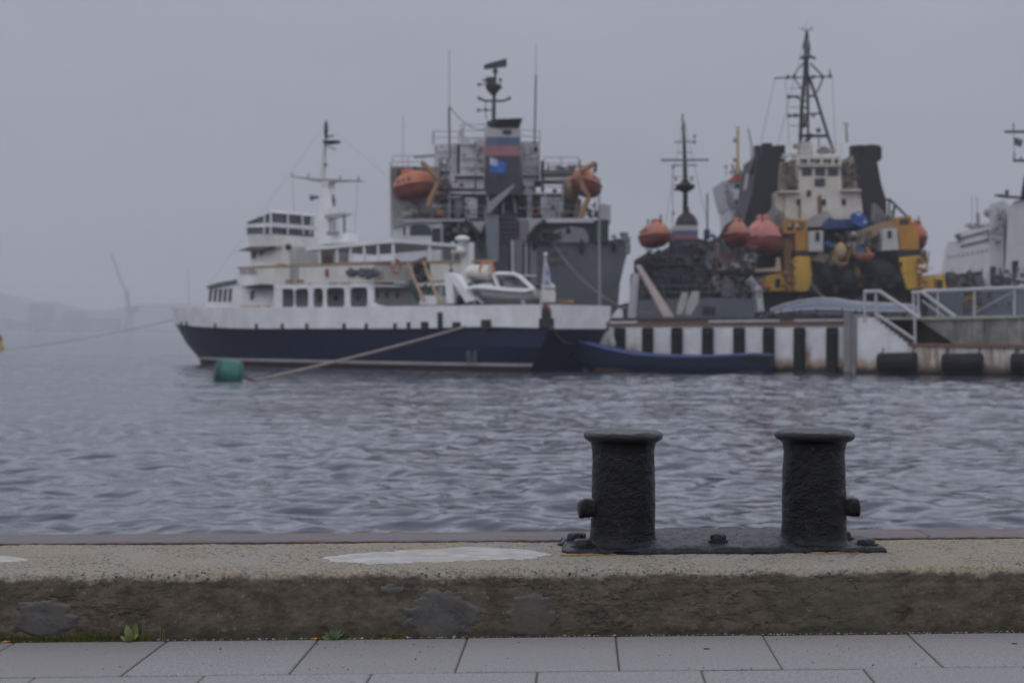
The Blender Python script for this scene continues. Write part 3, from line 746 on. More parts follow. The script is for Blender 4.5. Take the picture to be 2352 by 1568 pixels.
# inner deckhouse wall with portholes
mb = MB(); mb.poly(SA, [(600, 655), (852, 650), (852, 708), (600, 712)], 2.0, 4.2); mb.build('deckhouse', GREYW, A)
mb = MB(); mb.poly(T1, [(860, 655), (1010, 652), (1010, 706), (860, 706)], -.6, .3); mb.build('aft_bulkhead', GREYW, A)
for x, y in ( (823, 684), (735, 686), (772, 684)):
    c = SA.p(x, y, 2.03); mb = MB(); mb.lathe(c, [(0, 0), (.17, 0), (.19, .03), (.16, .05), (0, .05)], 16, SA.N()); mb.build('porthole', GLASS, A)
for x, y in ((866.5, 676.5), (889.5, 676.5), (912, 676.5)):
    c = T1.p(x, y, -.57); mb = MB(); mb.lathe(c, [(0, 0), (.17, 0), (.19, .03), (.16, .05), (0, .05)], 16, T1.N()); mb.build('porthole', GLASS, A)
# boat deck slab and bulwark
mb = MB(); mb.poly(SA, [(600, 653.0), (860, 649), (860, 652.5), (600, 657)], PV - .05, 6.3); mb.poly(SA, [(930, 645), (1135, 644), (1135, 648), (930, 649)], .8, 1.4); mb.build('boat_deck', paint('deck_underside', (.14, .135, .13), .7, .3, .3), A)
def bul(mb, v, t): mb.poly(SA, [(628, 613), (735, 609), (1135, 601), (1132, 644), (960, 646), (628, 653.5)], v, t)
mb = MB(); mb.poly(SA, [(585, 614), (735, 608.5), (858, 604.5), (858, 649), (628, 653.5), (600, 652)], PV, .08); mb.poly(T1, [(859, 604.5), (948, 604), (948, 648), (859, 649)], 0, .08); mb.build('boat_deck_bulwark', paint('cream_white', (.64, .62, .57), .5, .28, .25), A)
mb = MB(); mb.poly(SA, [(988, 603), (1086, 601), (1086, 645), (988, 646)], .8, .08); mb.build('boat_deck_bulwark', paint('cream_white', (.6, .6, .6)), A)
mb = MB(); mb.poly(SA, [(700, 609), (1010, 602), (1010, 645), (700, 650)], -2.9, .08); mb.build('boat_deck_bulwark', paint('cream_white', (.6, .6, .6)), A)
mb = MB()
for a, b, ya, yb_ in ((545, 628, 615, 611), (628, 735, 611, 608.3), (735, 858, 608.3, 604)):
    mb.line(SA, [(a, ya, PV + .06), (b, yb_, PV + .06)], .11)
mb.line(T1, [(858, 604, .06), (948, 602.5, .06)], .11); mb.line(SA, [(950, 601, .86), (1138, 599.5, .86)], .11)
mb.build('cap_rail', OCHRE, A)
mb = MB(); rr_ = random.Random(5); x = 628
while x < 950:
    wdd = rr_.uniform(8, 32); yy = 651.5 - (x - 628) * .0125
    if rr_.random() < .72: mb.poly(SA if x + wdd < 858 else T1, [(x, yy), (x + wdd, yy - .4), (x + wdd, yy + 2.4), (x, yy + 2.8)], (PV + .04) if x + wdd < 858 else .06, .05)
    x += wdd + rr_.uniform(2, 14)
mb.each('rusted_waterway', RUST, A)
mb = MB(); mb.poly(SA, [(667, 641), (672, 641), (672, 650), (656, 651), (656, 643)], PV + .03, .05); mb.box(SA, 681, 642, 698, 650, PV + .03, .05); mb.each('rust_patch', paint('pink_rust', (.33, .19, .15), .7, .4), A)
mb = MB(); mb.box(SA, 746.5, 618, 751.5, 635, PV + .12, .14); mb.build('fire_extinguisher', paint('dull_red', (.30, .06, .05)), A)
# bundles lashed along the bulwark
for k, (x0, x1) in enumerate(((800, 834), (838, 868))):
    mb = MB(); rr_ = random.Random(k + 4)
    for i in range(15): c = SA.p(rr_.uniform(x0, x1), rr_.uniform(620, 634), PV + .12); mb.ball(c, rr_.uniform(.10, .24), .10, rr_.uniform(.08, .2), 8, 5)
    mb.build('net_bundle', paint('dark_net', (.10, .10, .115), .9), A)
mb = MB(); mb.box(T1, 869, 622, 881, 640, .06, .04); mb.build('stained_panel', paint('pink_stain', (.50, .36, .31)), A)
# raised bridge wing with a lettered dodger
mb = MB(); mb.poly(SA, [(545, 614), (592, 612), (597, 625), (606, 640), (600, 655), (556, 657), (545, 650)], PV - .1, 6.2); mb.build('bridge_wing', WHITE, A)
mb = MB()
for x in (551, 560, 570, 577, 585): mb.box(SA, x, 617, x + 3.2, 629, PV - .02, .05); mb.box(SA, x + 3.6, 619, x + 5, 626, PV - .02, .05)
mb.build('dodger_marks', paint('faint_brown', (.40, .37, .37)), A)
mb = MB(); mb.poly(SA, [(552, 660), (575, 655), (628, 648), (628, 658), (575, 662)], PV - .05, 6.1); mb.build('wing_shade', DARK, A)  # dark slab painted in for the shade under the bridge wing
# forward house
mb = MB(); mb.poly(SA, [(478, 661), (556, 648), (634, 655), (634, 711), (472, 711)], 2.35, 4.7); mb.build('forward_house', WHITE, A)
mb = MB(); mb.poly(SA, [(473, 657), (500, 649), (545, 641), (548, 646), (500, 656), (476, 662)], 2.6, 5.2); mb.build('forward_roof', paint('roof_grey', (.15, .145, .14)), A)
for i in range(5):
    x = 480 + i * 11.3; mb = MB(); mb.poly(SA, [(x + 1, 665 - i * .6), (x + 7, 665 - i * .6), (x + 4, 693), (x - 1.6, 693)], 2.42, .05); mb.build('slanted_window', GLASS, A)
mb = MB(); mb.poly(SA, [(575, 671), (582, 667), (582, 683), (578, 690), (575, 688)], 2.42, .06); mb.build('side_door', GLASS, A)
mb = MB(); mb.box(SA, 551, 701, 593, 706, 3.1, .2); mb.box(SA, 603, 701, 613, 706, 3.1, .2); mb.build('deck_lashing', paint('pale_yellow', (.50, .45, .33)), A)
# wheelhouse
mb = MB(); mb.poly(SA, [(575, 570), (640, 566), (668, 566), (668, 611), (575, 614)], 2.2, 4.4); mb.build('wheelhouse', WHITE2, A)
mb = MB(); mb.poly(SA, [(545, 576), (573, 566.5), (622, 565), (617, 570), (600, 575), (573, 576)], 2.7, 4.2); mb.build('wheelhouse_roof', paint('roof_shadow_grey', (.09, .085, .08)), A)
for pts in ([(577, 574), (590, 573), (585, 590), (582, 596), (579, 593)], [(594, 573), (611, 571), (602, 584), (597, 587)]):
    mb = MB(); mb.poly(SA, pts, 2.28, .05); mb.build('wheelhouse_window', GLASS, A)
mb = MB(); mb.box(SA, 626, 565, 646, 572, 2.3, .12); mb.build('name_plate', paint('tan_plate', (.38, .29, .17)), A)
mb = MB(); mb.box(SA, 636, 606, 652, 612, PV, .2); mb.build('name_plate', OCHRE, A)
mb = MB(); mb.ball(SA.p(662, 567, 2.4), .2); mb.build('navigation_light', paint('dark_green', (.02, .06, .035)), A, smooth=True)
# ladder on the house side
mb = MB()
for x in (667, 684): mb.line(SA, [(x, 575), (x, 651)], .06, v=3.3)
for i in range(16): mb.line(SA, [(667, 577 + i * 4.8), (684, 577 + i * 4.8)], .04, v=3.3)
mb.build('ladder', paint('grey_ladder', (.33, .31, .31)), A)
# flybridge with two window bands
mb = MB(); mb.poly(SA, [(567, 538), (628, 538), (634, 566), (575, 566)], 1.9, 3.8); mb.build('flybridge_base', WHITE2, A)
mb = MB(); mb.poly(SA, [(566, 509), (621, 486), (622, 539), (569, 538)], 1.85, 3.7); mb.build('flybridge_glazing', glass('smoky_glass', (.06, .06, .07)), A)
mb = MB()
mb.poly(SA, [(564, 507), (621, 483), (624, 487.5), (566, 511)], 1.95, 3.9)
mb.poly(SA, [(564, 516), (625, 511), (625, 521), (565, 523)], 1.95, 3.9)
mb.build('flybridge_bands', WHITE, A)
mb = MB()
for x0, x1 in ((568, 566), (608, 607), (622, 622)): mb.line(SA, [(x0, 488 if x0 > 620 else 508 - (x0 - 566) * .4, 1.95), (x1, 538, 1.95)], .13)
for x0, x1 in ((661, 661), (693, 697), (718, 712)): mb.line(T3, [(x0, 487, .05), (x1, 538, .05)], .13)
mb.each('flybridge_post', WHITE, A)
# small aft shelter behind the mast
mb = MB(); mb.poly(SA, [(745, 493), (792, 488), (795, 492), (757, 501), (745, 501)], .6, .6); mb.build('shelter_roof', paint('pale_olive', (.36, .35, .33)), A)
mb = MB()
for x in (758, 768, 789, 792): mb.line(SA, [(x, 495), (x + 1, 548)], .09, v=.5)
mb.line(SA, [(752, 536), (776, 535)], .22, v=1.5); mb.line(SA, [(770, 500), (766, 520), (768, 535)], .1, v=1.4); mb.build('shelter_frame', paint('shelter_grey', (.20, .20, .21)), A)
mb = MB(); mb.poly(SA, [(730, 538), (797, 536), (797, 556), (730, 562)], 1.2, .9); mb.build('engine_casing', WHITE, A)
# mast
mb = MB(); mb.poly(SA, [(739, 432), (753, 432), (757, 470), (766, 548), (726, 548), (731, 480)], .35, .7); mb.build('mast_trunk', WHITE, A)
mb = MB(); mb.poly(SA, [(738, 416), (754, 416), (753, 434), (740, 434)], .3, .6)
mb.tube([SA.p(741, 418, 0), SA.p(746, 330, 0), SA.p(749, 280, 0)], [.17, .11, .04], 8); mb.build('mast_pole', WHITE2, A)
mb = MB(); mb.poly(SA, [(669, 405), (700, 407.5), (735, 411), (760, 411), (790, 413), (824, 414.5), (824, 416.5), (790, 416.5), (765, 417.5), (745, 420), (725, 417.5), (700, 412), (669, 407.5)], .25, .5)
for x, y in ((671, 401), (708, 403), (823, 410), (781, 408)): mb.line(SA, [(x, y + 6), (x, y - 4)], .12)
mb.build('mast_crossbar', paint('crossbar_grey', (.30, .28, .28), .6, .3), A)
mb = MB(); mb.poly(SA, [(740, 322), (768, 322), (765, 327), (752, 329), (744, 331)], .3, .6); mb.line(SA, [(745, 316), (765, 312)], .12); mb.line(SA, [(748, 335), (772, 344)], .06); mb.line(SA, [(740, 372), (750, 380)], .15); mb.build('radar_platform', DARK, A)
mb = MB(); mb.tube([SA.p(748, 320), SA.p(749, 300), SA.p(749, 283), SA.p(749, 276)], [.08, .13, .09, .03], 6); mb.build('mast_lantern', DARK, A)
mb = MB(); mb.lathe(SA.p(716, 454, .2), [(.05, -.1), (.2, 0), (.1, .2), (.1, .5)], 10, SA.D() * -1); mb.build('horn', paint('horn_grey', (.12, .12, .15)), A)
mb = MB(); mb.tube([SA.p(765.5, 492), SA.p(765.5, 470), SA.p(765, 460), SA.p(766, 446)], [.08, .10, .12, .02], 6); mb.build('folded_antenna', DARK, A)
mb = MB()
for x, y in ((671, 407), (822, 415)): mb.line(SA, [(x, y), (x + (8 if x < 700 else -8), 540)], .018, 4)
mb.line(SA, [(748, 285), (480, 655)], .011, 4); mb.line(SA, [(748, 285), (1060, 552)], .011, 4); mb.build('rigging', DARK, A)
# long canopy
mb = MB(); mb.poly(SA, [(702, 568.5), (907, 549), (907, 557), (702, 576)], 2.9, 6.0); mb.build('canopy_roof', WHITE, A)
mb = MB()
for x, yt_ in ((735, 573), (775, 569), (806, 566), (837, 564), (869, 560), (903, 557)): mb.line(SA, [(x, yt_, 2.8), (x, 606, 2.8)], .18)
mb.line(T2, [(985, 553, -.1), (985, 604, -.1)], .24)
for x, yt_ in ((760, 570), (800, 567), (835, 564), (870, 560), (1040, 555)): mb.line(SA, [(x, yt_, -2.8), (x, 606, -2.8)], .12)
mb.each('canopy_post', WHITE, A)
mb = MB(); mb.poly(T4, [(734, 571), (766, 570), (766, 607), (734, 608)], .05, .1); mb.build('canopy_bulkhead', BROWN, A)
mb = MB(); mb.poly(SA, [(765, 566), (880, 560), (905, 559), (905, 571), (880, 572), (800, 580), (765, 580)], -2.7, .05); mb.build('rolled_awning', BROWN, A)
mb = MB(); mb.poly(SA, [(768, 578), (790, 575), (787, 606), (768, 607)], -1.0, .5); mb.build('locker', LAV, A)
mb = MB()
for x in (774, 790): mb.line(SA, [(x, 608, 3.0), (x, 640, 3.0)], .05)
for x in range(745, 1080, 9): pass
mb.line(SA, [(765, 604, 2.9), (905, 600, 2.9)], .06); mb.build('inner_rail', OCHRE, A)
# aft pole with a searchlight cluster
mb = MB(); mb.poly(SA, [(1054, 555), (1078, 556), (1080, 650), (1062, 650)], .9, .4); mb.line(SA, [(1081, 560), (1081, 650)], .12, v=1.2)
mb.ball(SA.p(1062, 549, 1.2), .42, .35, .2); mb.ball(SA.p(1058, 575, 1.2), .28, .25, .22); mb.line(SA, [(1037, 579), (1066, 579)], .14, v=1.2); mb.line(SA, [(1085, 564), (1085, 581), (1078, 590)], .08, v=1.2)
mb.build('searchlight_tower', paint('bright_white', (.7, .7, .68), .4), A, smooth=True)
mb = MB(); mb.cube(SA.p(1047, 581, 1.3), .5, .25, .12, ang); mb.build('tower_bracket', OCHRE, A)
mb = MB(); mb.line(SA, [(1036, 604), (1036, 622)], .08, v=1.2); mb.ball(SA.p(1036, 624, 1.2), .13); mb.build('hook_block', BLACK, A)
# liferaft drum
mb = MB(); mb.lathe(SA.p(1078, 626, 1.4), [(0, 0), (.38, .02), (.42, .2), (.42, 1.3), (.38, 1.5), (0, 1.52)], 16, SA.D() * -1); mb.build('liferaft_drum', paint('drum_white', (.62, .59, .53), .5, .3), A, smooth=True)
# gear behind the aft gap of the boat deck
mb = MB(); mb.gear(SA, 952, 608, 986, 644, 0, .8, 30, 4, .5); mb.build('deck_gear', DARK, A)
for x in (966, 983):
    mb = MB(); mb.line(SA, [(x, 626), (x, 642)], .2, v=1.0); mb.build('blue_drum', paint('deep_blue', (.03, .05, .14)), A)
mb = MB(); mb.poly(SA, [(955, 598), (975, 590), (985, 600), (985, 608), (955, 609)], -2.5, .1); mb.build('grey_tarpaulin', LAV, A)
mb = MB(); mb.line(SA, [(942, 652, 3.1), (962, 690, 3.1)], .28); mb.line(SA, [(975, 655, 3.0), (985, 672, 3.0)], .25); mb.build('green_net', paint('green_net', (.03, .07, .04), .9), A)
mb = MB(); mb.line(SA, [(938, 604, 3.4), (946, 628, 3.4), (974, 691, 3.4)], .17); mb.build('derrick_pole', paint('tan_pole', (.42, .28, .17)), A)
mb = MB(); mb.line(SA, [(973, 600, 3.4), (984, 634, 3.4), (1012, 696, 3.4)], .17); mb.build('derrick_pole', paint('tan_pole', (.42, .28, .17)), A)
# white A frame and deck box
mb = MB(); mb.poly(SA, [(1020, 632), (1026, 625), (1040, 630), (1042, 697), (1026, 697)], 3.1, .5); mb.poly(SA, [(1029, 626), (1046, 630), (1084, 690), (1070, 695), (1040, 650)], 3.2, .5); mb.build('stern_frame', WHITE, A)
mb = MB(); mb.box(SA, 963, 679, 1002, 700, 3.05, 1.0); mb.build('deck_box', WHITE, A)
mb = MB(); mb.ball(SA.p(1052, 690, 2.6), .35, .3, .3); mb.gear(SA, 1044, 680, 1080, 696, 1.5, 2.8, 14, 9, .5); mb.build('mooring_winch', DARK, A)
mb = MB(); mb.tube([SA.p(1258, 694, 2.2), SA.p(1258, 672, 2.2), SA.p(1259, 662, 2.2)], [.42, .42, .25], 12); mb.ball(SA.p(1259, 660, 2.2), .38, .38, .25); mb.build('ventilator', paint('vent_cream', (.62, .60, .56)), A, smooth=True)
mb = MB(); mb.box(SA, 1278, 688, 1306, 695, .5, .5); mb.build('stern_bench', OCHRE, A)
mb = MB(); mb.line(SA, [(1240, 706, 3.0), (1247, 655, 3.0), (1253, 588, 3.0)], .1); mb.ball(SA.p(1253, 585, 3.0), .12); mb.build('flagstaff', paint('staff_white', (.6, .58, .56)), A)

def cloth(fr, x0, y0, x1, y1, v, mat_fn, name, label, fold=.06, nx=12, ny=14, skew=0.0, taper=0.0, hang=0.0):
    t_ = thing(name, fr.p((x0 + x1) / 2, y1, v), label, 'flag'); return t_
def flag(fr, pts, v, mat, name, label, parts=None):
    """pts = 4 corners; a folded cloth sheet"""
    c = fr.p(*pts[0], v); t_ = thing(name, c, label, 'flag'); nx, ny = 16, 12
    def P(i, j):
        a, b = i / nx, j / ny
        x = (pts[0][0] * (1 - a) + pts[1][0] * a) * (1 - b) + (pts[3][0] * (1 - a) + pts[2][0] * a) * b
        y = (pts[0][1] * (1 - a) + pts[1][1] * a) * (1 - b) + (pts[3][1] * (1 - a) + pts[2][1] * a) * b
        return fr.p(x, y, v + .12 * math.sin(a * 9 + b * 2) * (a + .2))
    mb = MB(); vs = [P(i, j) for i in range(nx + 1) for j in range(ny + 1)]
    mb.add(vs, [(i * (ny + 1) + j, (i + 1) * (ny + 1) + j, (i + 1) * (ny + 1) + j + 1, i * (ny + 1) + j + 1) for i in range(nx) for j in range(ny)])
    o = mb.build('cloth', mat, t_, smooth=180); m = o.modifiers.new('thickness', 'SOLIDIFY'); m.thickness = .015
    for nm, mt, (a0, a1, b0, b1) in (parts or []):
        mb = MB(); vs = []
        for i in range(9):
            for j in range(9): vs.append(P(nx * (a0 + (a1 - a0) * i / 8), ny * (b0 + (b1 - b0) * j / 8)) + fr.N() * .025)
        mb.add(vs, [(i * 9 + j, (i + 1) * 9 + j, (i + 1) * 9 + j + 1, i * 9 + j + 1) for i in range(8) for j in range(8)]); mb.build(nm, mt, t_, smooth=180)
    return t_
FW = paint('flag_white', (.55, .56, .66), .8); FB = paint('flag_blue', (.12, .22, .52), .8)
flag(SA, [(1253, 596), (1259, 612), (1266, 656), (1250, 655)], 3.05, FW, 'flag', 'limp white and blue flag hanging from the staff at the stern of the white ship', [('blue_band', FB, (.1, 1, .3, .55)), ('blue_band', FB, (.2, 1, .8, .95))])

# life rings
def ring(fr, x, y, v, r, label, tilt=0, mat=None):
    c = fr.p(x, y, v); t_ = thing('life_ring', c, label, 'life ring', 'orange life rings on the ships')
    ax = fr.N() + Vector((tilt, 0, 0)); MB().torus(c, r, r * .17, ax).build('ring', mat or ORANGE, t_, smooth=True)
    mb = MB()
    for k in range(4): a = k * math.pi / 2 + .78; mb.torus(c, r, r * .185, ax, 4, 8, a - .12, a + .12)
    mb.build('white_band', paint('band_white', (.5, .45, .44)), t_, smooth=True); return t_
ring(T1, 910, 612, .45, .38, 'orange life ring on the bulwark of the white ship below the canopy')
ring(SA, 1118, 618, 1.6, .38, 'orange life ring beside the white drum at the aft end of the white ship', tilt=.5)

# ship's motor boat on the aft deck
tb = thing('motorboat', SA.p(1150, 695, 2.4), 'small white motorboat with windscreen frame sitting on the aft deck of the white ship', 'boat')
TBF = Fr(SA.at(0, 2.9, 0).x, SA.at(0, 2.9, 0).y, -.8, .6)
hull_l = [(1076, 664, 668), (1088, 660, 678), (1105, 660.5, 689), (1130, 663, 694), (1160, 666, 696), (1190, 668, 697), (1212, 668, 695), (1224, 664, 688)]
def tbring(x, yt_, yb_, k):
    n = 14; w0 = min(1, (k + .25) / 2.2) * 1.0; ring_ = []
    top = TBF.p(x, yt_, 0); bot = TBF.p(x, yb_, 0); h = top.z - bot.z; cx = top - TBF.N() * 1.0
    for i in range(n):
        a = math.pi * i / (n - 1); y_ = math.cos(a); d = psin(a) ** .8
        ring_.append(Vector((cx.x, cx.y, top.z)) + TBF.N() * (w0 * y_) - Vector((0, 0, h * d)))
    return ring_
mb = MB(); mb.loft([tbring(x, a, b, k) for k, (x, a, b) in enumerate(hull_l)]); mb.build('boat_hull', paint('boat_ivory', (.60, .60, .56), .3, .0, .1), tb, smooth=50)
mb = MB(); mb.tube([TBF.p(x, a - .5, .12) for x, a, b in hull_l], .13, 6); mb.build('gunwale', paint('boat_white', (.72, .72, .72), .3, .0, .05), tb, smooth=True)
mb = MB(); mb.poly(TBF, [(1080, 660), (1100, 653), (1128, 648), (1136, 662), (1100, 662)], -.3, 1.4); mb.build('foredeck', paint('boat_white', (.72, .72, .72)), tb)
mb = MB(); mb.poly(TBF, [(1104, 650), (1130, 638), (1136, 650)], -.25, 1.5); mb.build('windscreen', glass('green_glass', (.06, .08, .08)), tb)
for v in (-.1, -1.9):
    mb = MB(); mb.line(TBF, [(1146, 663), (1133, 629), (1142, 628), (1180, 629), (1192, 634), (1228, 666)], .2, 8, v); mb.build('window_frame', paint('boat_white', (.72, .72, .72)), tb, smooth=True)
mb = MB(); mb.line(TBF, [(1134, 630, -.1), (1134, 630, -1.9)], .12); mb.line(TBF, [(1190, 633, -.1), (1190, 633, -1.9)], .12); mb.poly(TBF, [(1140, 629), (1188, 630), (1188, 632), (1140, 632)], -.15, 1.7); mb.build('cabin_roof', paint('boat_white', (.72, .72, .72)), tb)
mb = MB(); mb.poly(TBF, [(1140, 633), (1180, 636), (1206, 657), (1150, 657)], -.95, .04); mb.build('side_window', glass('smoke_window', (.10, .105, .12)), tb)
mb = MB(); mb.box(TBF, 1150, 655, 1180, 664, -.6, .8); mb.ball(TBF.p(1170, 654, -.8), .35, .3, .3); mb.build('seat', paint('seat_grey', (.30, .30, .31)), tb)
mb = MB(); mb.poly(TBF, [(1224, 656), (1233, 652), (1244, 653), (1246, 664), (1243, 695), (1229, 697), (1222, 685)], -.7, .55); o = mb.build('outboard_motor', paint('motor_black', (.02, .022, .035), .3), tb); bv = o.modifiers.new('soft', 'BEVEL'); bv.width = .08; bv.segments = 3
mb = MB(); mb.line(TBF, [(1096, 682, 0), (1088, 698, 0)], .2); mb.line(TBF, [(1200, 690, 0), (1204, 700, 0)], .2); mb.line(TBF, [(1080, 690, 0), (1098, 686, 0), (1110, 698, 0)], .15); mb.build('cradle', LAV, tb)

# round white fender at the stern
fc = SA.at(uof(1377, 3.1) , 3.0, 0); c = SA.at(-.55, -2.75, 1.5)
fb = thing('ball_fender', c, 'big round pale fender hanging between the ship stern and the pier', 'fender')
MB().ball(c, .54, .54, .58, 24, 14).build('ball', paint('fender_white', (.42, .41, .44), .6), fb, smooth=True); MB().tube([c + Vector((0, 0, .5)), c + Vector((-.3, 0, 1.2))], .04).build('fender_rope', ROPE, fb)

# mooring buoy with its line
bc = Vector(SA.p(0, 0)); d_ = HC * F / (874 - 758); bx = (525 - 1176) / F * d_
by = thing('mooring_buoy', (bx, d_, 0), 'green drum shaped mooring buoy floating in front of the navy hull', 'buoy')
mb = MB(); ax = Vector((.93, .25, -.16)).normalized(); ctr = Vector((bx, d_, .32)); L = .62
prof_ = [(0, -L - .04), (.30, -L), (.56, -L + .1), (.60, -L + .2), (.61, 0), (.60, L - .2), (.56, L - .1), (.3, L), (0, L + .04)]
mb.lathe(ctr, prof_, 28, ax); mb.build('drum', paint('sea_green', (.035, .15, .125), .5, .15, .4, 2), by, smooth=35)
mb = MB(); mb.lathe(ctr, [(.30, -L - .01), (.57, -L + .08), (.585, -L + .13), (.3, -L + .05)], 28, ax); mb.torus(ctr + ax * (-L + .2), .605, .025, ax); mb.torus(ctr + ax * (L - .2), .605, .025, ax); mb.build('hoop', paint('dark_green_hoop', (.02, .07, .06), .5), by, smooth=True)
mb = MB(); a_ = ctr + ax * L; mb.tube([a_, a_ + Vector((.45, .05, -.22))], .06, 6); mb.build('shackle', RUST, by)
def ropeobj(pts, r, mat, label, sag=0.0, n=40, cat='rope'):
    a, b = Vector(pts[0]), Vector(pts[-1]); P = []
    if len(pts) == 2:
        for i in range(n + 1): f = i / n; P.append(a.lerp(b, f) - Vector((0, 0, sag * 4 * f * (1 - f))))
    else: P = [Vector(q) for q in pts]
    o = MB().tube(P, r, 7).build('mooring_rope', mat, None, smooth=True); return tag(o, label, cat, 'mooring ropes')
ropeobj([a_ + Vector((.45, .05, -.22)), SA.p(1068, 750, 3.5)], .06, paint('rope_tan', (.33, .28, .25), .85, .2, .3, 3), 'thick pale rope from the green buoy up to the navy hull', .10)
ropeobj([SA.p(406, 733, .1), Vector(((-180 - 1176) / F * 120, 120, .05))], .022, ROPE, 'thin faded rope slanting from the bow of the white ship towards the left edge', .5)
# ---------------------------------------------------------------- pier
PF = Fr(5.35, 77.5, 24 - 5.35, 67.5 - 77.5)
PT = 2.62
def us(px, v=0.0):
    k = (px - 1176) / F; ax = PF.o[0] + PF.n[0] * v; ay = PF.o[1] + PF.n[1] * v
    return (k * ay - ax) / (PF.d[0] - k * PF.d[1])
def zs(px, py, v=0.0): return PF.p(px, py, v).z
pier = thing('pier', PF.at(8, -3, 0), 'white painted pier wall with rusty edge and dark waterline behind the blue boat', 'pier')
t = NT('pier_wall')
X_, Y_, Z_ = t.xyz(t.gp)[:3]
n1 = t.noise(.8, 6, .7); runs = t.noise(1.0, 5, .7, t.map((2.6, 2.6, .18)))
col = t.mix(t.step(n1, .35, .7), (.56, .56, .59), (.70, .695, .72))
col = t.mix(t.m('MULTIPLY', t.step(runs, .58, .8), .5), col, (.25, .24, .25))
zr = t.m('ADD', Z_, t.m('MULTIPLY', t.m('SUBTRACT', t.noise(.9, 6, .8, t.map((3, 3, .7))), .5), 1.1))
col = t.mix(t.m('MULTIPLY', t.step(zr, .95, .45), .8), col, (.30, .17, .075))
col = t.mix(t.m('MULTIPLY', t.m('MULTIPLY', t.step(t.noise(.35, 3), .56, .62), t.step(zr, 1.6, .9)), .8), col, (.22, .11, .05))
col = t.mix(t.step(zr, .5, .2), col, (.045, .038, .025)); col = t.mix(t.step(t.m('ADD', Z_, t.m('MULTIPLY', t.noise(2, 3), .25)), .42, .22), col, (.012, .012, .011))
pw = t.done(col, .75, t.bump(t.noise(6, 5), .5, .03))
t = NT('rusty_pier_wall')
X_, Y_, Z_ = t.xyz(t.gp)[:3]
n1 = t.noise(.9, 6, .7); runs = t.noise(1.0, 6, .75, t.map((3.4, 3.4, .3)))
col = t.mix(t.step(n1, .35, .7), (.44, .43, .42), (.62, .60, .58)); zr = t.m('ADD', Z_, t.m('MULTIPLY', t.m('SUBTRACT', t.noise(.9, 6, .8, t.map((3, 3, .5))), .5), .9))
col = t.mix(t.m('MULTIPLY', t.step(runs, .46, .62), .85), col, (.22, .115, .05)); col = t.mix(t.m('MULTIPLY', t.step(zr, .75, .3), .9), col, (.13, .085, .045))
col = t.mix(t.step(t.m('ADD', Z_, t.m('MULTIPLY', t.noise(2, 3), .3)), .55, .25), col, (.014, .014, .012)); pw2 = t.done(col, .75, t.bump(t.noise(6, 5), .5, .03))
t = NT('stained_concrete')
col = t.mix(t.step(t.noise(.9, 6, .7), .35, .68), (.12, .115, .10), (.23, .22, .205)); col = t.mix(t.m('MULTIPLY', t.step(t.noise(1.0, 6, .7, t.map((2.4, 2.4, .15))), .46, .62), .8), col, (.055, .052, .042))
col = t.mix(t.m('MULTIPLY', t.step(t.noise(1.0, 5, .7, t.map((1.4, 1.4, .12))), .56, .66), .6), col, (.34, .33, .33)); pc = t.done(col, .85, t.bump(t.noise(5, 5), .5, .03))
deckm = paint('pier_deck_dark', (.05, .045, .045), .8, .3, .3)
ptop = lambda px: zs(px, 747 - (px - 1400) * .012)
def slabp(mb, u0, u1, z0a, z1a, z1b, v, th):
    a = [PF.at(u0, v, z0a), PF.at(u1, v, z0a), PF.at(u1, v, z1b), PF.at(u0, v, z1a)]; q = PF.N() * th; mb.loft([a, [w - q for w in a]])
u0, u1, u2, u3 = us(1372), us(1942), us(1968), us(2120)
mb = MB(); slabp(mb, u0, u1, -.8, zs(1400, 748), zs(1942, 741), 0, 9); mb.build('wall', pw, pier)
mb = MB(); slabp(mb, u0, u1, zs(1400, 748) + .002, zs(1400, 741), zs(1942, 734.5), .10, 9.1); mb.build('coping', RUST, pier)
mb = MB(); rr_ = random.Random(2)
for a, b in ((1400, 1422), (1424, 1460), (1628, 1660), (1664, 1705), (1708, 1788), (1824, 1893), (1897, 1938)):
    mb.poly(PF, [(a, 737.5 - (a - 1424) * .009), (b, 737.5 - (b - 1424) * .009), (b, 743 - (b - 1424) * .013), (a, 743 - (a - 1424) * .013)], .14, .3)
mb.each('white_edge_marking', paint('pinkish_white', (.55, .50, .52), .6, .15), pier)
mb = MB(); slabp(mb, u0, u1, zs(1400, 741) + .002, zs(1400, 730), zs(1942, 729), -.35, 7); mb.build('upper_beam', deckm, pier)
# column at the corner and stair landing wall
mb = MB(); slabp(mb, u1 + .02, u2, -.8, zs(1950, 722), zs(1960, 722), .25, 3); slabp(mb, us(1942), us(1958), 0.1, zs(1950, 716), zs(1950, 716), .35, .3); mb.build('corner_pillar', paint('grey_pillar', (.22, .21, .22), .7, .45, .4), pier)
mb = MB()
pts = [(1968, 729), (2014, 729)]
for i in range(9): pts += [(2014 + i * 10.5, 729 + i * 8.2), (2014 + i * 10.5, 729 + (i + 1) * 8.2)]
pts += [(2086, 800), (2086, 870), (1968, 866)]
pts = [p_ for p_ in pts if p_[1] <= 871]
pts2 = [(1968, 729), (2012, 729)]
for i in range(8): pts2 += [(2012 + i * 10.2, 736 + i * 8), (2022 + i * 10.2, 736 + i * 8)]
pts2 += [(2093, 796), (2093, 875), (1968, 872)]
mb.poly(PF, pts2, .05, 3.0); mb.build('landing_wall', pw, pier)
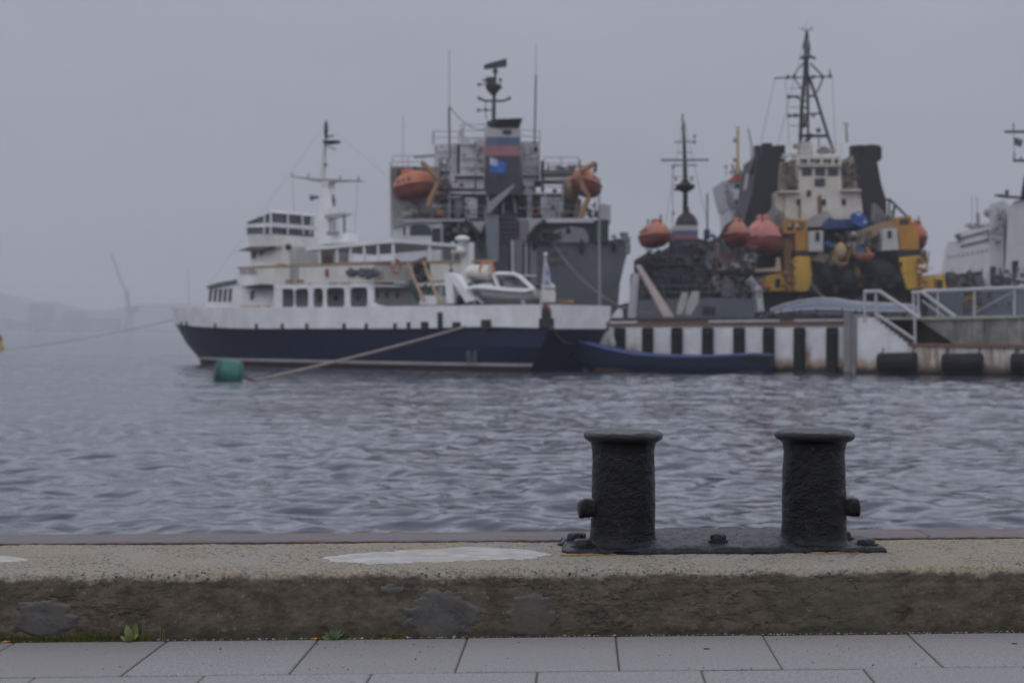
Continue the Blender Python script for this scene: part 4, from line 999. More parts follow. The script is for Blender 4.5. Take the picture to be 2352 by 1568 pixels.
# stairs cut in the pier
for i in range(10):
    x = 2010 + i * 10.4; mb = MB(); mb.poly(PF, [(x, 733 + i * 7.6), (x + 22, 733 + i * 7.6), (x + 22, 739 + i * 7.6), (x, 739 + i * 7.6)], -.05, 2.2); mb.build('stair_step', paint('wet_brown_step', (.10, .07, .06), .8, .3, .3), pier)
mb = MB(); mb.poly(PF, [(2010, 726), (2190, 726), (2190, 800), (2093, 800)], -2.4, .3); mb.build('stair_back_wall', paint('brown_stain_wall', (.15, .115, .105), .8, .3, .4), pier)
# lower quay shelf with fender blocks and the retaining wall above it
mb = MB(); mb.poly(PF, [(2086, 794), (2420, 801), (2420, 885), (2086, 876)], .35, 6); mb.build('lower_quay', pw2, pier)
mb = MB(); mb.poly(PF, [(2086, 788), (2420, 793), (2420, 801.5), (2086, 794.5)], .45, 6.1); mb.build('lower_coping', RUST, pier)
mb = MB(); mb.poly(PF, [(2128, 738), (2196, 733), (2420, 728), (2420, 793), (2188, 789)], -.6, .5); mb.poly(PF, [(2110, 733), (2200, 733), (2200, 790), (2190, 790)], -.62, .4); mb.build('retaining_wall', pc, pier)
mb = MB(); mb.poly(PF, [(2014, 729.5), (2140, 727), (2420, 722), (2420, 728.5), (2140, 734), (2014, 734)], -.5, 12); mb.build('upper_quay_edge', paint('mossy_white_edge', (.34, .36, .28), .8, .3, .4), pier)
# handrails
HR = paint('galvanised_rail', (.42, .41, .43), .5, .1, .2)
def hr(name, lines, w, label):
    t_ = thing(name, PF.p(lines[0][0][0], 740, lines[0][0][2]), label, 'handrail', 'pier handrails'); return t_
h1 = thing('stair_handrail', PF.p(2000, 738, .2), 'grey tube handrail sloping down the pier stairs, the nearer one at left', 'handrail', 'pier handrails')
MB().line(PF, [(1984, 670, .2), (2020, 669, .2), (2112, 730, .2)], .20, 8).build('top_tube', HR, h1, smooth=True)
MB().line(PF, [(2014, 722, .2), (2101, 780, .2)], .16, 8).build('lower_tube', HR, h1, smooth=True)
for a in ((1986, 672, 1986, 736), (2012, 672, 2012, 726), (2101, 728, 2102, 792)): MB().line(PF, [(a[0], a[1], .2), (a[2], a[3], .2)], .13, 8).build('post', HR, h1, smooth=True)
h2 = thing('stair_handrail', PF.p(2190, 735, -1.5), 'grey tube handrail sloping down to the retaining wall, right of the nearer one', 'handrail', 'pier handrails')
MB().line(PF, [(2094, 672, -1.2), (2118, 671, -1.2), (2200, 732, -1.2)], .19, 8).build('top_tube', HR, h2, smooth=True)
MB().line(PF, [(2118, 690, -1.2), (2175, 732, -1.2)], .09, 8).build('lower_tube', HR, h2, smooth=True)
for a in ((2098, 674, 2099, 728), (2109, 674, 2109, 728)): MB().line(PF, [(a[0], a[1], -1.2), (a[2], a[3], -1.2)], .12, 8).build('post', HR, h2, smooth=True)
h3 = thing('guard_rail', PF.p(2250, 728, -1.3), 'long level grey guard rail along the upper quay at the right edge', 'handrail', 'pier handrails')
MB().line(PF, [(2118, 669, -1.3), (2420, 657, -1.3)], .19, 8).build('top_tube', HR, h3, smooth=True)
for x in (2154, 2238, 2330, 2412): MB().line(PF, [(x, 668 - (x - 2118) * .04, -1.3), (x, 728, -1.3)], .09, 8).build('post', HR, h3, smooth=True)
# black rubber pile fenders
RUB = paint('black_rubber', (.009, .009, .011), .7, .0, .3, 2)
piles = [1423, 1487, 1554, 1625, 1697, 1765, 1836, 1911]
names = ['partly hidden beside the round pale fender', 'second from the ship stern', 'third from the ship stern', 'fourth from the ship stern', 'fourth from the corner pillar', 'third from the corner pillar', 'second from the corner pillar', 'next to the corner pillar']
first = None
for px, nm in zip(piles, names):
    u = us(px, .2); b = PF.at(u, .2, 0); top = zs(px, 752 - (px - 1400) * .004); hw = .27 + (px - 1423) * .00006
    if first is None:
        t_ = thing('fender_pile', b, 'black rubber fender pile on the white pier wall, ' + nm, 'fender', 'black fender piles along the pier'); first = t_
        mb = MB(); a_ = math.atan2(PF.d[1], PF.d[0]); rings = []
        for z, k in ((-.6, 1), (top - .12, 1), (top - .03, .9), (top, .7)):
            rings.append([b + PF.D() * (hw * k * x_) + PF.N() * (.22 * y_) + Vector((0, 0, z)) for x_, y_ in ((-1, -1), (1, -1), (1, .6), (.75, 1), (-.75, 1), (-1, .6))])
        mb.loft(rings); mb.build('rubber_block', RUB, t_)
        MB().line(PF, [(px, 762, .5), (px, 766, .5)], .3).build('fixing', DARK, t_)
    else:
        dup(first, None, b, 'black rubber fender pile on the white pier wall, ' + nm)
# horizontal cylinder fenders on the lower quay
first = None
for px, nm in ((2062, 'left one under the stairs'), (2212, 'middle one on the rusty lower quay'), (2372, 'right one cut by the picture edge')):
    k0, k1 = (px - 45, px + 43); c0 = PF.p(k0, 832 if px < 2100 else 833, .75); c1 = PF.p(k1, 830 if px < 2100 else 833, .75); c = (c0 + c1) / 2
    lab = 'black horizontal cylinder fender, ' + nm
    if first is None:
        t_ = thing('cylinder_fender', c, lab, 'fender', 'black cylinder fenders on the lower quay'); first = t_; ax = (c1 - c0).normalized(); L = (c1 - c0).length / 2
        MB().lathe(c, [(.16, -L + .02), (.42, -L), (.46, -L + .06), (.46, L - .06), (.42, L), (.16, L - .02)], 20, ax).build('rubber_tube', RUB, t_, smooth=35)
        mb = MB()
        for sgn in (-1, 1): mb.tube([c + ax * (L * .8 * sgn) + Vector((0, 0, .45)), c + ax * (L * .8 * sgn) - PF.N() * .35 + Vector((0, 0, .7))], .04); 
        mb.build('chain', DARK, t_)
    else: dup(first, None, c, lab)
# a black lower fender block beside the corner
# arched blue-grey tarpaulin covered boat on the pier
cov = thing('covered_boat', PF.p(1880, 728, -4), 'long low grey blue tarpaulin covered boat lying on the pier before the tug', 'boat')
CF = Fr(PF.at(0, -3, 0).x, PF.at(0, -3, 0).y, PF.d[0], PF.d[1])
prof_ = [(1740, 727, 727), (1770, 712, 727), (1800, 700, 727), (1840, 691, 728), (1880, 686, 729), (1920, 687, 729), (1960, 694, 729), (2000, 697, 728), (2060, 699, 727), (2100, 702, 726), (2110, 716, 726)]
mb = MB(); rings = []
for i, (x, a, b) in enumerate(prof_):
    T_ = CF.p(x, a, 0); B_ = CF.p(x, b + .01, 0); h = max(.05, T_.z - B_.z); wd_ = .15 + 1.1 * psin(math.pi * min(1, max(0, (x - 1738) / 375))) ** .5; ring_ = []
    for k in range(13):
        a_ = math.pi * k / 12; ring_.append(Vector((T_.x, T_.y, B_.z)) - CF.N() * wd_ + CF.N() * (wd_ * math.cos(a_)) + Vector((0, 0, h * psin(a_) ** .55)))
    rings.append(ring_)
mb.loft(rings); mb.build('tarpaulin', paint('blue_grey_tarp', (.13, .15, .20), .6, .0, .3), cov, smooth=60)
mb = MB(); mb.tube([CF.p(x, a - .5, -1.0) for x, a, b in prof_[1:-1]], .06, 6); mb.tube([CF.p(x, b - (b - a) * .45, .05) for x, a, b in prof_[1:-1]], .05, 6); mb.build('ridge_rope', LAV, cov)
mb = MB(); mb.line(CF, [(1820, 725, .3), (2060, 724, .3)], .22); mb.gear(CF, 1750, 722, 2080, 728, 0, .8, 24, 3, .6); mb.build('chocks', DARK, cov)
mb = MB()
mb.gear(PF, 1750, 722, 1960, 730, -2.5, -1, 40, 33, .6); o = mb.build('scrap_pile', paint('scrap_dark', (.05, .05, .055), .7, .4), None); tag(o, 'low pile of dark scrap and pipes lying on the pier edge below the covered boat', 'scrap', kind='stuff')
# things on the pier deck
t_ = thing('pier_lamp_post', PF.p(1377, 731, -1), 'thin pale grey lamp post standing at the ship stern', 'lamp post')
MB().tube([PF.p(1378, 740, -1), PF.p(1377, 600, -1), PF.p(1376, 446, -1)], [.09, .075, .05], 8).build('pole', paint('pole_grey', (.22, .23, .26), .5), t_)
MB().lathe(PF.p(1376, 446, -1), [(.05, 0), (.12, .1), (.1, .3), (.02, .35)], 8).build('lamp_head', DARK, t_)
t_ = thing('pier_post', PF.p(1457, 735, -2), 'pale vertical post on the pier beside the grey tug bow', 'post')
MB().tube([PF.p(1451, 736, -2), PF.p(1457, 660, -2), PF.p(1461, 628, -2)], [.26, .24, .2], 8).build('pole', LAV, t_, smooth=True); MB().tube([PF.p(1450, 632, -2), PF.p(1465, 632, -2)], .1, 6).build('cross_bar', DARK, t_)
t_ = thing('gangplank', PF.p(1535, 727, -1.5), 'long pale gangplank leaning down from the grey tug to the pier', 'gangplank')
mb = MB(); a0, b0 = PF.p(1466, 608, -5), PF.p(1536, 726, -1.6); sd_ = PF.D() * .28
mb.loft([[a0 - sd_ * .5, a0 + sd_ * .5, a0 + sd_ * .5 - Vector((0, 0, .15)), a0 - sd_ * .5 - Vector((0, 0, .15))], [b0 - sd_ * 1.1, b0 + sd_ * 1.1, b0 + sd_ * 1.1 - Vector((0, 0, .15)), b0 - sd_ * 1.1 - Vector((0, 0, .15))]])
mb.build('plank', paint('weathered_plank', (.26, .22, .20)), t_)
for i, (x0, y0, x1, y1, x2, y2, x3, y3, lb) in enumerate(((1566, 671, 1578, 671, 1566, 722, 1554, 722, 'narrower pale leaning board on the pier, the left one'), (1588, 670, 1604, 668, 1586, 724, 1574, 722, 'wider white leaning board on the pier, the right one'))):
    mb = MB(); mb.poly(PF, [(x0, y0), (x1, y1), (x1 - 1, (y1 + y2) / 2), (x2, y2), (x3, y3), (x3 + 2, (y3 + y0) / 2 + 6)], -1.5, .15)
    tag(mb.build('leaning_board', paint('board_white', (.52, .52, .53) if i else (.34, .34, .33)), None), lb, 'board', 'pale boards leaning on the pier')
t_ = thing('white_marker', PF.p(1412, 730, -1), 'small white pyramid marker on the pier beside the ship stern', 'marker')
MB().poly(PF, [(1403, 727), (1421, 708), (1423, 730), (1403, 730)], -1, .5).build('body', WHITE, t_)

# long blue boat moored in front of the pier
BF = Fr(PF.at(0, 2.6, 0).x, PF.at(0, 2.6, 0).y, PF.d[0], PF.d[1] + .06)
bb = thing('rowing_boat', BF.p(1530, 850, -.7), 'long low blue open boat moored between the ship stern and the pier', 'boat')
top = [(1303, 782), (1330, 789), (1360, 797), (1395, 805), (1430, 812), (1470, 817), (1520, 820), (1570, 821), (1620, 821), (1670, 818.5), (1715, 817), (1745, 818), (1762, 820)]
def bring(i, off=0.0, lo=None, hi=None):
    x, y = top[i]; f = (x - 1303) / 459.0; T_ = BF.p(x, y, 0); wd_ = .9 * psin(math.pi * min(.98, f * .82 + .06)) ** .6
    keelz = -.25 + .75 * max(0, 1 - f / .11) ** 1.0; R_ = []
    for k in range(15):
        a_ = math.pi * k / 14; z = T_.z - (T_.z - keelz) * psin(a_) ** .7
        R_.append(Vector((T_.x, T_.y, z)) - BF.N() * .9 + BF.N() * (wd_ * math.cos(a_)))
    return R_
rings = [bring(i) for i in range(len(top))]
mb = MB().loft(rings, caps=True); 
mb.f = [f for f in mb.f]
mb.build('boat_hull', paint('deep_blue_boat', (.010, .018, .048), .45, .06, .25), bb, smooth=50)
for sgn in (0, 14):
    mb = MB(); mb.tube([r[sgn] + Vector((0, 0, .05)) for r in rings], .085, 6); mb.build('gunwale', paint('bright_blue_edge', (.045, .065, .20), .5), bb, smooth=True)
mb = MB(); mb.loft([[r[3] + BF.N() * .02 for r in rings[2:12]], [r[3] * .35 + r[4] * .65 + BF.N() * .02 for r in rings[2:12]]], caps=False, closed=False)
mb = MB(); mb.tube([Vector((r[4].x, r[4].y, .10)) + BF.N() * .06 for r in rings[2:12]], .07, 6); mb.build('rusty_waterline', paint('boot_rust', (.13, .05, .03), .7, .3), bb)
mb = MB(); mb.poly(BF, [(1690, 818), (1730, 812), (1764, 816), (1764, 822)], -.1, 1.4); mb.build('stern_cover', DARK, bb)
ropeobj([SA.p(1268, 748, 3.5), BF.p(1318, 786, -.5)], .05, paint('dark_rope', (.08, .08, .08), .9), 'dark rope from the stern of the white ship down to the blue boat', .35)
# ---------------------------------------------------------------- large grey ship seen from the stern
GH = paint('grey_hull_paint', (.088, .096, .115), .5, .08, .3)
GD = paint('grey_superstructure', (.19, .19, .205), .6, .1, .35)
GL = paint('light_grey_panels', (.56, .55, .60), .55, .12, .25)
GI = paint('dark_parts_and_shade', (.035, .035, .04), .8, .0, .3)  # near-black for dark parts; on recesses it paints the shade inside
GGR = paint('dark_green_davit', (.025, .04, .035), .6, .1)
REDO = paint('lifeboat_red', (.42, .125, .055), .5, .0, .35)
REDD = paint('lifeboat_dark_red', (.20, .035, .03), .6, .0, .3)
ORB = paint('lifeboat_orange', (.38, .14, .075), .5, .0, .35)
TAN = paint('davit_ochre', (.30, .175, .085), .6, .1, .25)

GF = Fr(0, 112); GF.Z = Z3
B = thing('supply_ship', (4, 130, 0), 'large grey naval supply ship seen from its stern with blue and pink banded funnel', 'ship')
def part(nm, mt, root, fn, smooth=False):
    mb = MB(); fn(mb); return mb.build(nm, mt, root, smooth)
def P(fr, pts, v, t): return lambda mb: mb.poly(fr, pts, v, t)
def BX(fr, x0, y0, x1, y1, v, t): return lambda mb: mb.box(fr, x0, y0, x1, y1, v, t)
# hull
Z = Z4
HF = Fr(0, 112); HF.Z = ZP
mb = MB(); mb.poly(HF, [(1060, 556), (1180, 556), (1200, 566), (1300, 556), (1380, 556), (1420, 548), (1448, 545), (1446, 566), (1438, 590), (1424, 650), (1420, 700), (1410, 770), (1400, 830), (1060, 830), (1000, 720), (930, 600), (930, 560)], 0, 45); mb.build('hull', GH, B)
mb = MB(); mb.poly(HF, [(898, 383), (1010, 383), (1010, 560), (930, 560), (902, 540)], -3, 25); mb.poly(HF, [(905, 505), (1395, 505), (1395, 560), (1405, 560), (905, 560)], -3, 30); mb.build('aft_house', GD, B)
mb = MB(); mb.poly(HF, [(902, 458), (935, 480), (948, 505), (905, 540), (902, 540)], -2.4, .4); mb.build('painted_lit_wall', paint('lit_wall_grey', (.27, .27, .26)), B)  # lighter panel paints the lit part of the aft house wall
mb = MB(); mb.line(HF, [(898, 384), (898, 415)], .18, v=-2.6); mb.line(HF, [(897, 372), (899, 545)], .1, v=-2.5); mb.build('side_post', TAN, B)
# dark gallery under the funnel
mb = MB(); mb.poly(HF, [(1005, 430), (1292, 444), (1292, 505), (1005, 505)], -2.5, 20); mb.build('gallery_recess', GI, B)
mb = MB()
for x in (1032, 1120, 1156, 1178, 1213, 1219, 1252, 1292): mb.line(HF, [(x, 444), (x + (9 if x in (1178,) else 0), 503)], .18, v=-2.2)
for y in (470,): mb.line(HF, [(1190, y + 8), (1245, y + 7)], .08, v=-2.1)
mb.line(HF, [(990, 443), (1298, 445)], .22, v=-2.1); mb.line(HF, [(1010, 456), (1060, 452)], .15, v=-2.1); mb.build('gallery_posts', GL, B)
for x0, y0, x1, y1 in ((1045, 458, 1062, 500), (1068, 454, 1096, 500), (1242, 452, 1288, 500), (1014, 468, 1032, 502), (1262, 462, 1292, 500)):
    part('gallery_panel', GD if x0 < 1060 else GL, B, BX(HF, x0, y0, x1, y1, -2.3, .3))
# light superstructure blocks
for nm, x0, y0, x1, y1, v in (('deckhouse', 545, 820, 770, 1290, -5), ('deckhouse', 785, 755, 1015, 1120, -4.5), ('deckhouse', 1340, 800, 1522, 1120, -5), ('deckhouse', 690, 1100, 1015, 1300, -4), ('deckhouse', 1340, 1105, 1480, 1270, -4)):
    part(nm, GL, B, BX(GF, x0, y0, x1, y1, v, 8))
mb = MB()
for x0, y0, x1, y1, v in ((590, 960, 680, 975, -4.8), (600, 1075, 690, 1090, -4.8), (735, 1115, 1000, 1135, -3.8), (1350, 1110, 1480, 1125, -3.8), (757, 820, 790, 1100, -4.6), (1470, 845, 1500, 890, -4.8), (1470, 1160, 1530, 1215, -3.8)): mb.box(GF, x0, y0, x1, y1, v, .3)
mb.each('shade_strip', GI, B)  # thin dark strips paint shade onto the pale deckhouse blocks
mb = MB(); rr_ = random.Random(8)
for x0, y0, x1, y1 in ((800, 790, 1000, 1080), (560, 840, 740, 1080), (1350, 830, 1510, 1100), (740, 1140, 1000, 1280), (1020, 1290, 1720, 1480)): mb.gear(GF, x0, y0, x1, y1, -4.4, -3.8, 16, rr_.randint(0, 99), .3)
mb.build('deck_fittings', paint('fitting_grey', (.24, .235, .25), .6, .2), B)
mb = MB(); mb.gear(GF, 610, 1200, 1700, 1490, -2.3, -1.3, 90, 77, .55); mb.build('gallery_gear', paint('gear_dark', (.07, .07, .075), .7, .25), B)
mb = MB(); mb.ball(GF.p(640, 1000, -4.5), .3, .3, .3); mb.ball(GF.p(905, 815, -4.2), .25, .25, .25); mb.build('white_domes', paint('dome_white', (.6, .6, .66)), B, smooth=True)
mb = MB(); mb.line(GF, [(360, 943), (545, 927)], .22, v=-5); mb.rail(GF, [(545, 818), (770, 818)], -5, 1.0); mb.rail(GF, [(1340, 800), (1522, 820)], -5, 1.0); mb.rail(GF, [(785, 755), (1015, 755)], -4.6, 1.0); mb.rail(GF, [(1010, 1268), (1720, 1275)], -2.3, 1.0, .035)
mb.rail(GF, [(165, 1045), (440, 1045)], -2.6, 1.0); mb.rail(GF, [(1560, 1058), (1880, 1058)], -4, 1.0); mb.rail(GF, [(600, 1290), (1010, 1290)], -2.2, 1.0); mb.rail(GF, [(200, 1512), (1010, 1512)], .5, 1.0); mb.rail(GF, [(1570, 1505), (2020, 1505)], .5, 1.0)
for x0, x1, y in ((560, 760, 900), (800, 1000, 960), (800, 1000, 1040), (1350, 1510, 960), (1350, 1510, 1040), (720, 1000, 1200)): mb.line(GF, [(x0, y, -4.3), (x1, y, -4.3)], .1)
mb.build('deck_rail', paint('dim_rail', (.2, .2, .22)), B)
# funnel with bands: six sided tower
def band(mb, y0, y1, k=1.0):
    def ringy(y):
        f = (y - 670) / 580.0; xl, xc, xr = 1022 - 14 * f, 1120 - 4 * f, 1322 + 26 * f
        return [GF.p(xl, y, -2.4), GF.p(xc, y, 0), GF.p(xr, y, 0), GF.p(xr + 12, y, -3), GF.p(xr - 20, y, -7), GF.p(xl + 25, y, -7)]
    mb.loft([ringy(y0), ringy(y1)])
for nm, y0, y1, mt in (('funnel_white_band', 665, 757, paint('band_white_grey', (.42, .41, .42), .5, .1)), ('funnel_blue_band', 757, 838, paint('band_blue', (.065, .105, .17))), ('funnel_red_band', 838, 930, paint('band_red', (.30, .12, .14))), ('funnel', 930, 1290, paint('funnel_dark', (.050, .046, .060)))):
    mb = MB(); band(mb, y0, y1); mb.build(nm, mt, B)
mb = MB(); a = [GF.p(1035, 690, -2.3), GF.p(1120, 672, .1), GF.p(1325, 672, .1), GF.p(1335, 672, -3), GF.p(1310, 680, -6.8), GF.p(1045, 690, -6.8)]
b = [GF.p(1030, 612, -2.6), GF.p(1115, 592, .6), GF.p(1352, 584, .6), GF.p(1362, 590, -3), GF.p(1330, 600, -7.4), GF.p(1036, 612, -7.4)]
mb.loft([a, b]); mb.build('funnel_cap', paint('soot_black', (.016, .016, .017), .8), B)
part('funnel_vent', GI, B, BX(GF, 1180, 693, 1258, 728, .12, .2))
# mast behind the funnel
mb = MB(); mb.tube([GF.p(1094, 640, -3), GF.p(1098, 420, -3), GF.p(1108, 250, -3), GF.p(1110, 110, -3)], [.17, .15, .12, .08], 8); mb.build('mast', DARK, B)
mb = MB(); mb.lathe(GF.p(1092, 375, -3), [(.15, 0), (.45, .35), (.62, .6), (.65, .8), (.3, 1.0), (.15, 1.1)], 14); mb.cube(GF.p(1070, 250, -3), .7, .6, .7); mb.ball(GF.p(1110, 153, -3), .22); mb.ball(GF.p(1155, 300, -3), .16); mb.build('mast_top', DARK, B)
mb = MB(); a, b = GF.p(1006, 110, -2.6), GF.p(1215, 72, -2.6); d = (b - a); mb.loft([[a + Vector((0, -.2, -.2)), a + Vector((0, .2, -.2)), a + Vector((0, .2, .14)), a + Vector((0, -.2, .14))], [b + Vector((0, -.25, -.3)), b + Vector((0, .25, -.3)), b + Vector((0, .25, .3)), b + Vector((0, -.25, .3))]]); mb.build('radar_bar', DARK, B)
mb = MB(); mb.line(GF, [(958, 402, -3), (1020, 424, -3), (1180, 425, -3), (1245, 403, -3)], .2)
for y, x0 in ((510, 950), (272, 955), (235, 985)): mb.line(GF, [(x0, y, -3), (1100, y, -3)], .1)
for x, y in ((960, 400), (1240, 400), (955, 510), (1020, 505), (960, 275), (1155, 230), (1020, 235)): mb.line(GF, [(x, y - 12, -3), (x, y + 14, -3)], .25)
mb.line(GF, [(1020, 430, -3), (1025, 600, -3)], .06); mb.line(GF, [(1155, 220, -3), (1155, 300, -3)], .08); mb.build('mast_arms', DARK, B)
for pts, w_ in (([(690, 960), (683, 530), (686, 480)], .2), ([(1472, 830), (1484, 190)], .16), ([(532, 830), (535, 700)], .08), ([(812, 760), (815, 650)], .1), ([(790, 760), (792, 690)], .1), ([(686, 480), (684, -40)], .05), ([(1484, 190), (1485, -90)], .05), ([(255, 1050), (262, 560)], .04), ([(1520, 820), (1522, 700)], .05)):
    mb = MB(); mb.line(GF, pts, w_, 6, -4); mb.build('whip_antenna', paint('antenna_grey', (.16, .13, .14)), B)
# beams on both wings
part('cross_beam', GD, B, BX(GF, 1530, 1058, 1870, 1105, -4, 2)); part('cross_beam', GL, B, BX(GF, 1530, 1125, 1830, 1158, -4, 1.5)); part('cross_beam', GI, B, BX(GF, 1530, 1158, 1830, 1175, -4, 1.5))  # lowest dark strip paints the shaded underside of the light beam
part('post', GI, B, BX(GF, 1532, 975, 1562, 1270, -4, 1)); part('wing_deck', GD, B, P(GF, [(1520, 1275), (1720, 1280), (1760, 1330), (1520, 1320)], -3, 6))
part('wing_house', GI, B, P(GF, [(1735, 1250), (1880, 1160), (1880, 1500), (1735, 1500)], -3.6, 5)); mb = MB(); mb.gear(GF, 1620, 1380, 2060, 1500, -2.8, -1.6, 40, 5, .7); mb.gear(GF, 1560, 1030, 1860, 1060, -3.6, -3, 24, 15, .5); mb.build('wing_gear', paint('gear_mixed', (.13, .11, .10), .7, .4), B)
mb = MB(); mb.gear(GF, 165, 1040, 430, 1120, -2.4, -1.4, 36, 6, .8); mb.gear(GF, 590, 1150, 700, 1330, -2.2, -1.4, 30, 61, .7); mb.gear(GF, 330, 1340, 480, 1500, -2.2, -1.4, 22, 65, .6); mb.build('wing_gear', paint('gear_reddish', (.11, .07, .07), .7, .4), B)
for k, (x, y) in enumerate(((300, 1470), (365, 1440), (420, 1435), (500, 1412), (560, 1400))):
    mb = MB(); c = GF.p(x, y, -1.5); mb.lathe(c, [(0, -.4), (.25, -.38), (.26, .38), (0, .4)], 12, (1, .2, .1)); mb.build('liferaft_canister', paint('canister_white', (.5, .5, .48)), B, smooth=35)
part('orange_drum', ORB, B, lambda mb: mb.lathe(GF.p(590, 1462, -1.2), [(0, -.3), (.32, -.28), (.32, .28), (0, .3)], 14, (1, .3, 0)), 35)
# stern deck edges
for x0, y0, x1, y1 in ((200, 1512, 1010, 1534), (1570, 1505, 2020, 1545)): part('deck_edge', LAV if x0 < 999 else paint('edge_white', (.55, .54, .58)), B, BX(GF, x0, y0, x1, y1, .3, 1.2))
part('deck_overhang', GI, B, BX(GF, 1560, 1546, 2030, 1570, .2, 2)); 
GF.Z = Z4
part('deck_overhang', GI, B, BX(GF, 0, 100, 800, 235, -.6, 2))
mb = MB(); mb.gear(GF, 40, 110, 640, 230, -.2, .6, 60, 44, .7); mb.build('stern_gear', paint('gear_olive', (.15, .14, .12), .7, .3), B)
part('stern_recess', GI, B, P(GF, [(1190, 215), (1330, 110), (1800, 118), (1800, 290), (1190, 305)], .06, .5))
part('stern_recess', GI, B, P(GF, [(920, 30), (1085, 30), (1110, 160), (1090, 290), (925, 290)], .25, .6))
for y in (60, 110, 150, 205, 245, 280): part('fairlead_bar', GH, B, BX(GF, 925, y, 1085, y + 12, .32, .2))
part('stern_house', paint('pale_hull_panel', (.20, .20, .225)), B, P(GF, [(1400, 200), (1580, 150), (1700, 170), (1740, 240), (1740, 300), (1380, 300)], .30, .3))
part('deck_edge', LAV, B, P(GF, [(630, 78), (800, 78), (745, 215)], .3, .4)); part('deck_edge', LAV, B, P(GF, [(1060, 78), (1330, 78), (1190, 210), (1170, 120)], .3, .4))
for pts in ([(600, 92), (700, 190), (735, 290), (728, 370)], [(1340, 92), (1250, 160), (1185, 250), (1178, 300)]):
    mb = MB(); mb.line(GF, pts, .32, 8, .6); mb.build('gooseneck', GGR, B, smooth=True)
part('side_locker', GGR, B, BX(GF, 1795, 92, 1925, 300, .4, 2)); part('side_locker', LAV, B, P(GF, [(1835, -40), (1870, -60), (1945, -40), (1945, 120), (1920, 122), (1920, 90), (1835, 85)], -.6, 1.8))
part('quarter_bulwark', GD, B, P(GF, [(2040, 205), (2105, 205), (2112, 300), (2130, 330), (2125, 400), (2080, 400), (2075, 250)], .2, 2)); mb = MB(); mb.gear(GF, 1960, 240, 2100, 300, .1, .5, 16, 8, .5); mb.build('quarter_gear', GD, B)
for x, y, h in ((725, 320, 100), (1675, 335, 140), (1970, 335, 110), (1240, 320, 110), (1553, 190, 60)):
    c = GF.p(x, y, .35); hh = h * .249 * 112 / F / 2; part('hanging_fender', BLACK, B, lambda mb: mb.ball(c, .19, .16, hh), True)
mb = MB(); c = GF.p(1345, 250, .3); mb.torus(c, .4, .17, (0, 1, 0)); mb.gear(GF, 1280, 200, 1480, 300, .3, .6, 16, 3, .6); mb.build('mooring_reel', DARK, B)
part('gangway_frame', paint('bright_strip', (.55, .55, .54)), B, P(GF, [(1022, 280), (1050, 280), (1054, 600), (1030, 600)], .5, .3)); part('gangway_frame', LAV, B, BX(GF, 1155, 262, 1172, 700, .5, .3)); part('stern_gangway', paint('ladder_brown', (.115, .10, .095)), B, BX(GF, 1052, 278, 1132, 600, .42, .3)); part('gangway_top', TAN, B, BX(GF, 1030, 268, 1150, 280, .45, .3))
mb = MB()
for i in range(19): mb.box(GF, 1060, 290 + i * 16, 1128, 296 + i * 16, .47, .1)
mb.build('gangway_rungs', LAV, B)
part('stern_strip', paint('strip_lavender', (.19, .175, .21)), B, BX(GF, 1200, 300, 1262, 700, .22, .3)); part('stern_strip', paint('strip_dim', (.10, .09, .11)), B, BX(GF, 945, 300, 1000, 600, .12, .2)); part('stern_strip', paint('strip_lavender', (.19, .175, .21)), B, BX(GF, 1100, 90, 1190, 270, .35, .3))
mb = MB(); rr_ = random.Random(3)
for y, x0, x1 in ((410, 1275, 1525), (495, 1270, 1500)):
    x = x0
    while x < x1: 
        w_ = rr_.uniform(16, 24); mb.box(GF, x, y - 20, x + 5, y + 18, .04, .05); mb.box(GF, x + w_ - 7, y - 20, x + w_ - 2, y + 18, .04, .05); mb.box(GF, x + 4, y - (18 if rr_.random() > .5 else 0), x + w_ - 6, y - 12 if rr_.random() > .9 else y + 6 - 2, .035, .05); x += w_ + 6
mb.build('faded_stern_marks', paint('marks_dark', (.055, .06, .075)), B)
# grey crane
GF.Z = Z3
part('crane_post', paint('crane_grey', (.15, .175, .205)), B, P(GF, [(1030, 1380), (1060, 1340), (1060, 1460), (1140, 1480), (1140, 1900), (1040, 1880), (1010, 1480)], 3, 2)); part('crane_jib', paint('crane_light', (.24, .265, .29)), B, P(GF, [(1283, 1188), (1288, 1200), (1240, 1262), (1110, 1400), (1060, 1455), (1040, 1470), (1034, 1370)], 3.4, .8))
flag(GF, [(1060, 945), (1212, 1000), (1210, 1098), (1060, 1090)], 1.5, paint('signal_blue', (.03, .115, .42), .8), 'flag', 'bright blue flag with white canton flying in front of the banded funnel', [('white_canton', paint('canton_white', (.42, .46, .62)), (0, .46, 0, .46))])
ropeobj([GF.p(690, 480, -3), GF.p(1010, 690, -3)], .03, DARK, 'thin stay wire between antenna and funnel of the large grey ship', .5, cat='wire')

# white launch cabin behind the canopy of the motor ship
LA = Fr(0, 101); LA.Z = Z20
la = thing('launch', (-7, 103, 0), 'white launch with dark arched window behind the canopy of the motor ship', 'boat')
part('hull', paint('launch_white', (.55, .55, .57), .4), la, P(LA, [(1440, 120), (1460, 75), (1640, 25), (2090, 12), (2090, 330), (1440, 330)], 0, 4))
part('arched_window', GLASS, la, P(LA, [(1680, 205), (1680, 85), (1740, 62), (1880, 60), (1960, 100), (1970, 205)], .05, .1)); part('slit_window', GLASS, la, BX(LA, 1590, 85, 1618, 205, .05, .1)); part('roof_lip', LAV, la, P(LA, [(1436, 75), (1640, 12), (2090, 2), (2090, 18), (1640, 30), (1440, 92)], .3, 4.4))
part('aft_cockpit', GI, la, BX(LA, 1975, 110, 2090, 330, .06, .1)); part('lower_hull', paint('launch_white', (.55, .55, .57), .4), la, BX(LA, 1440, 330, 2090, 1700, .02, 4))

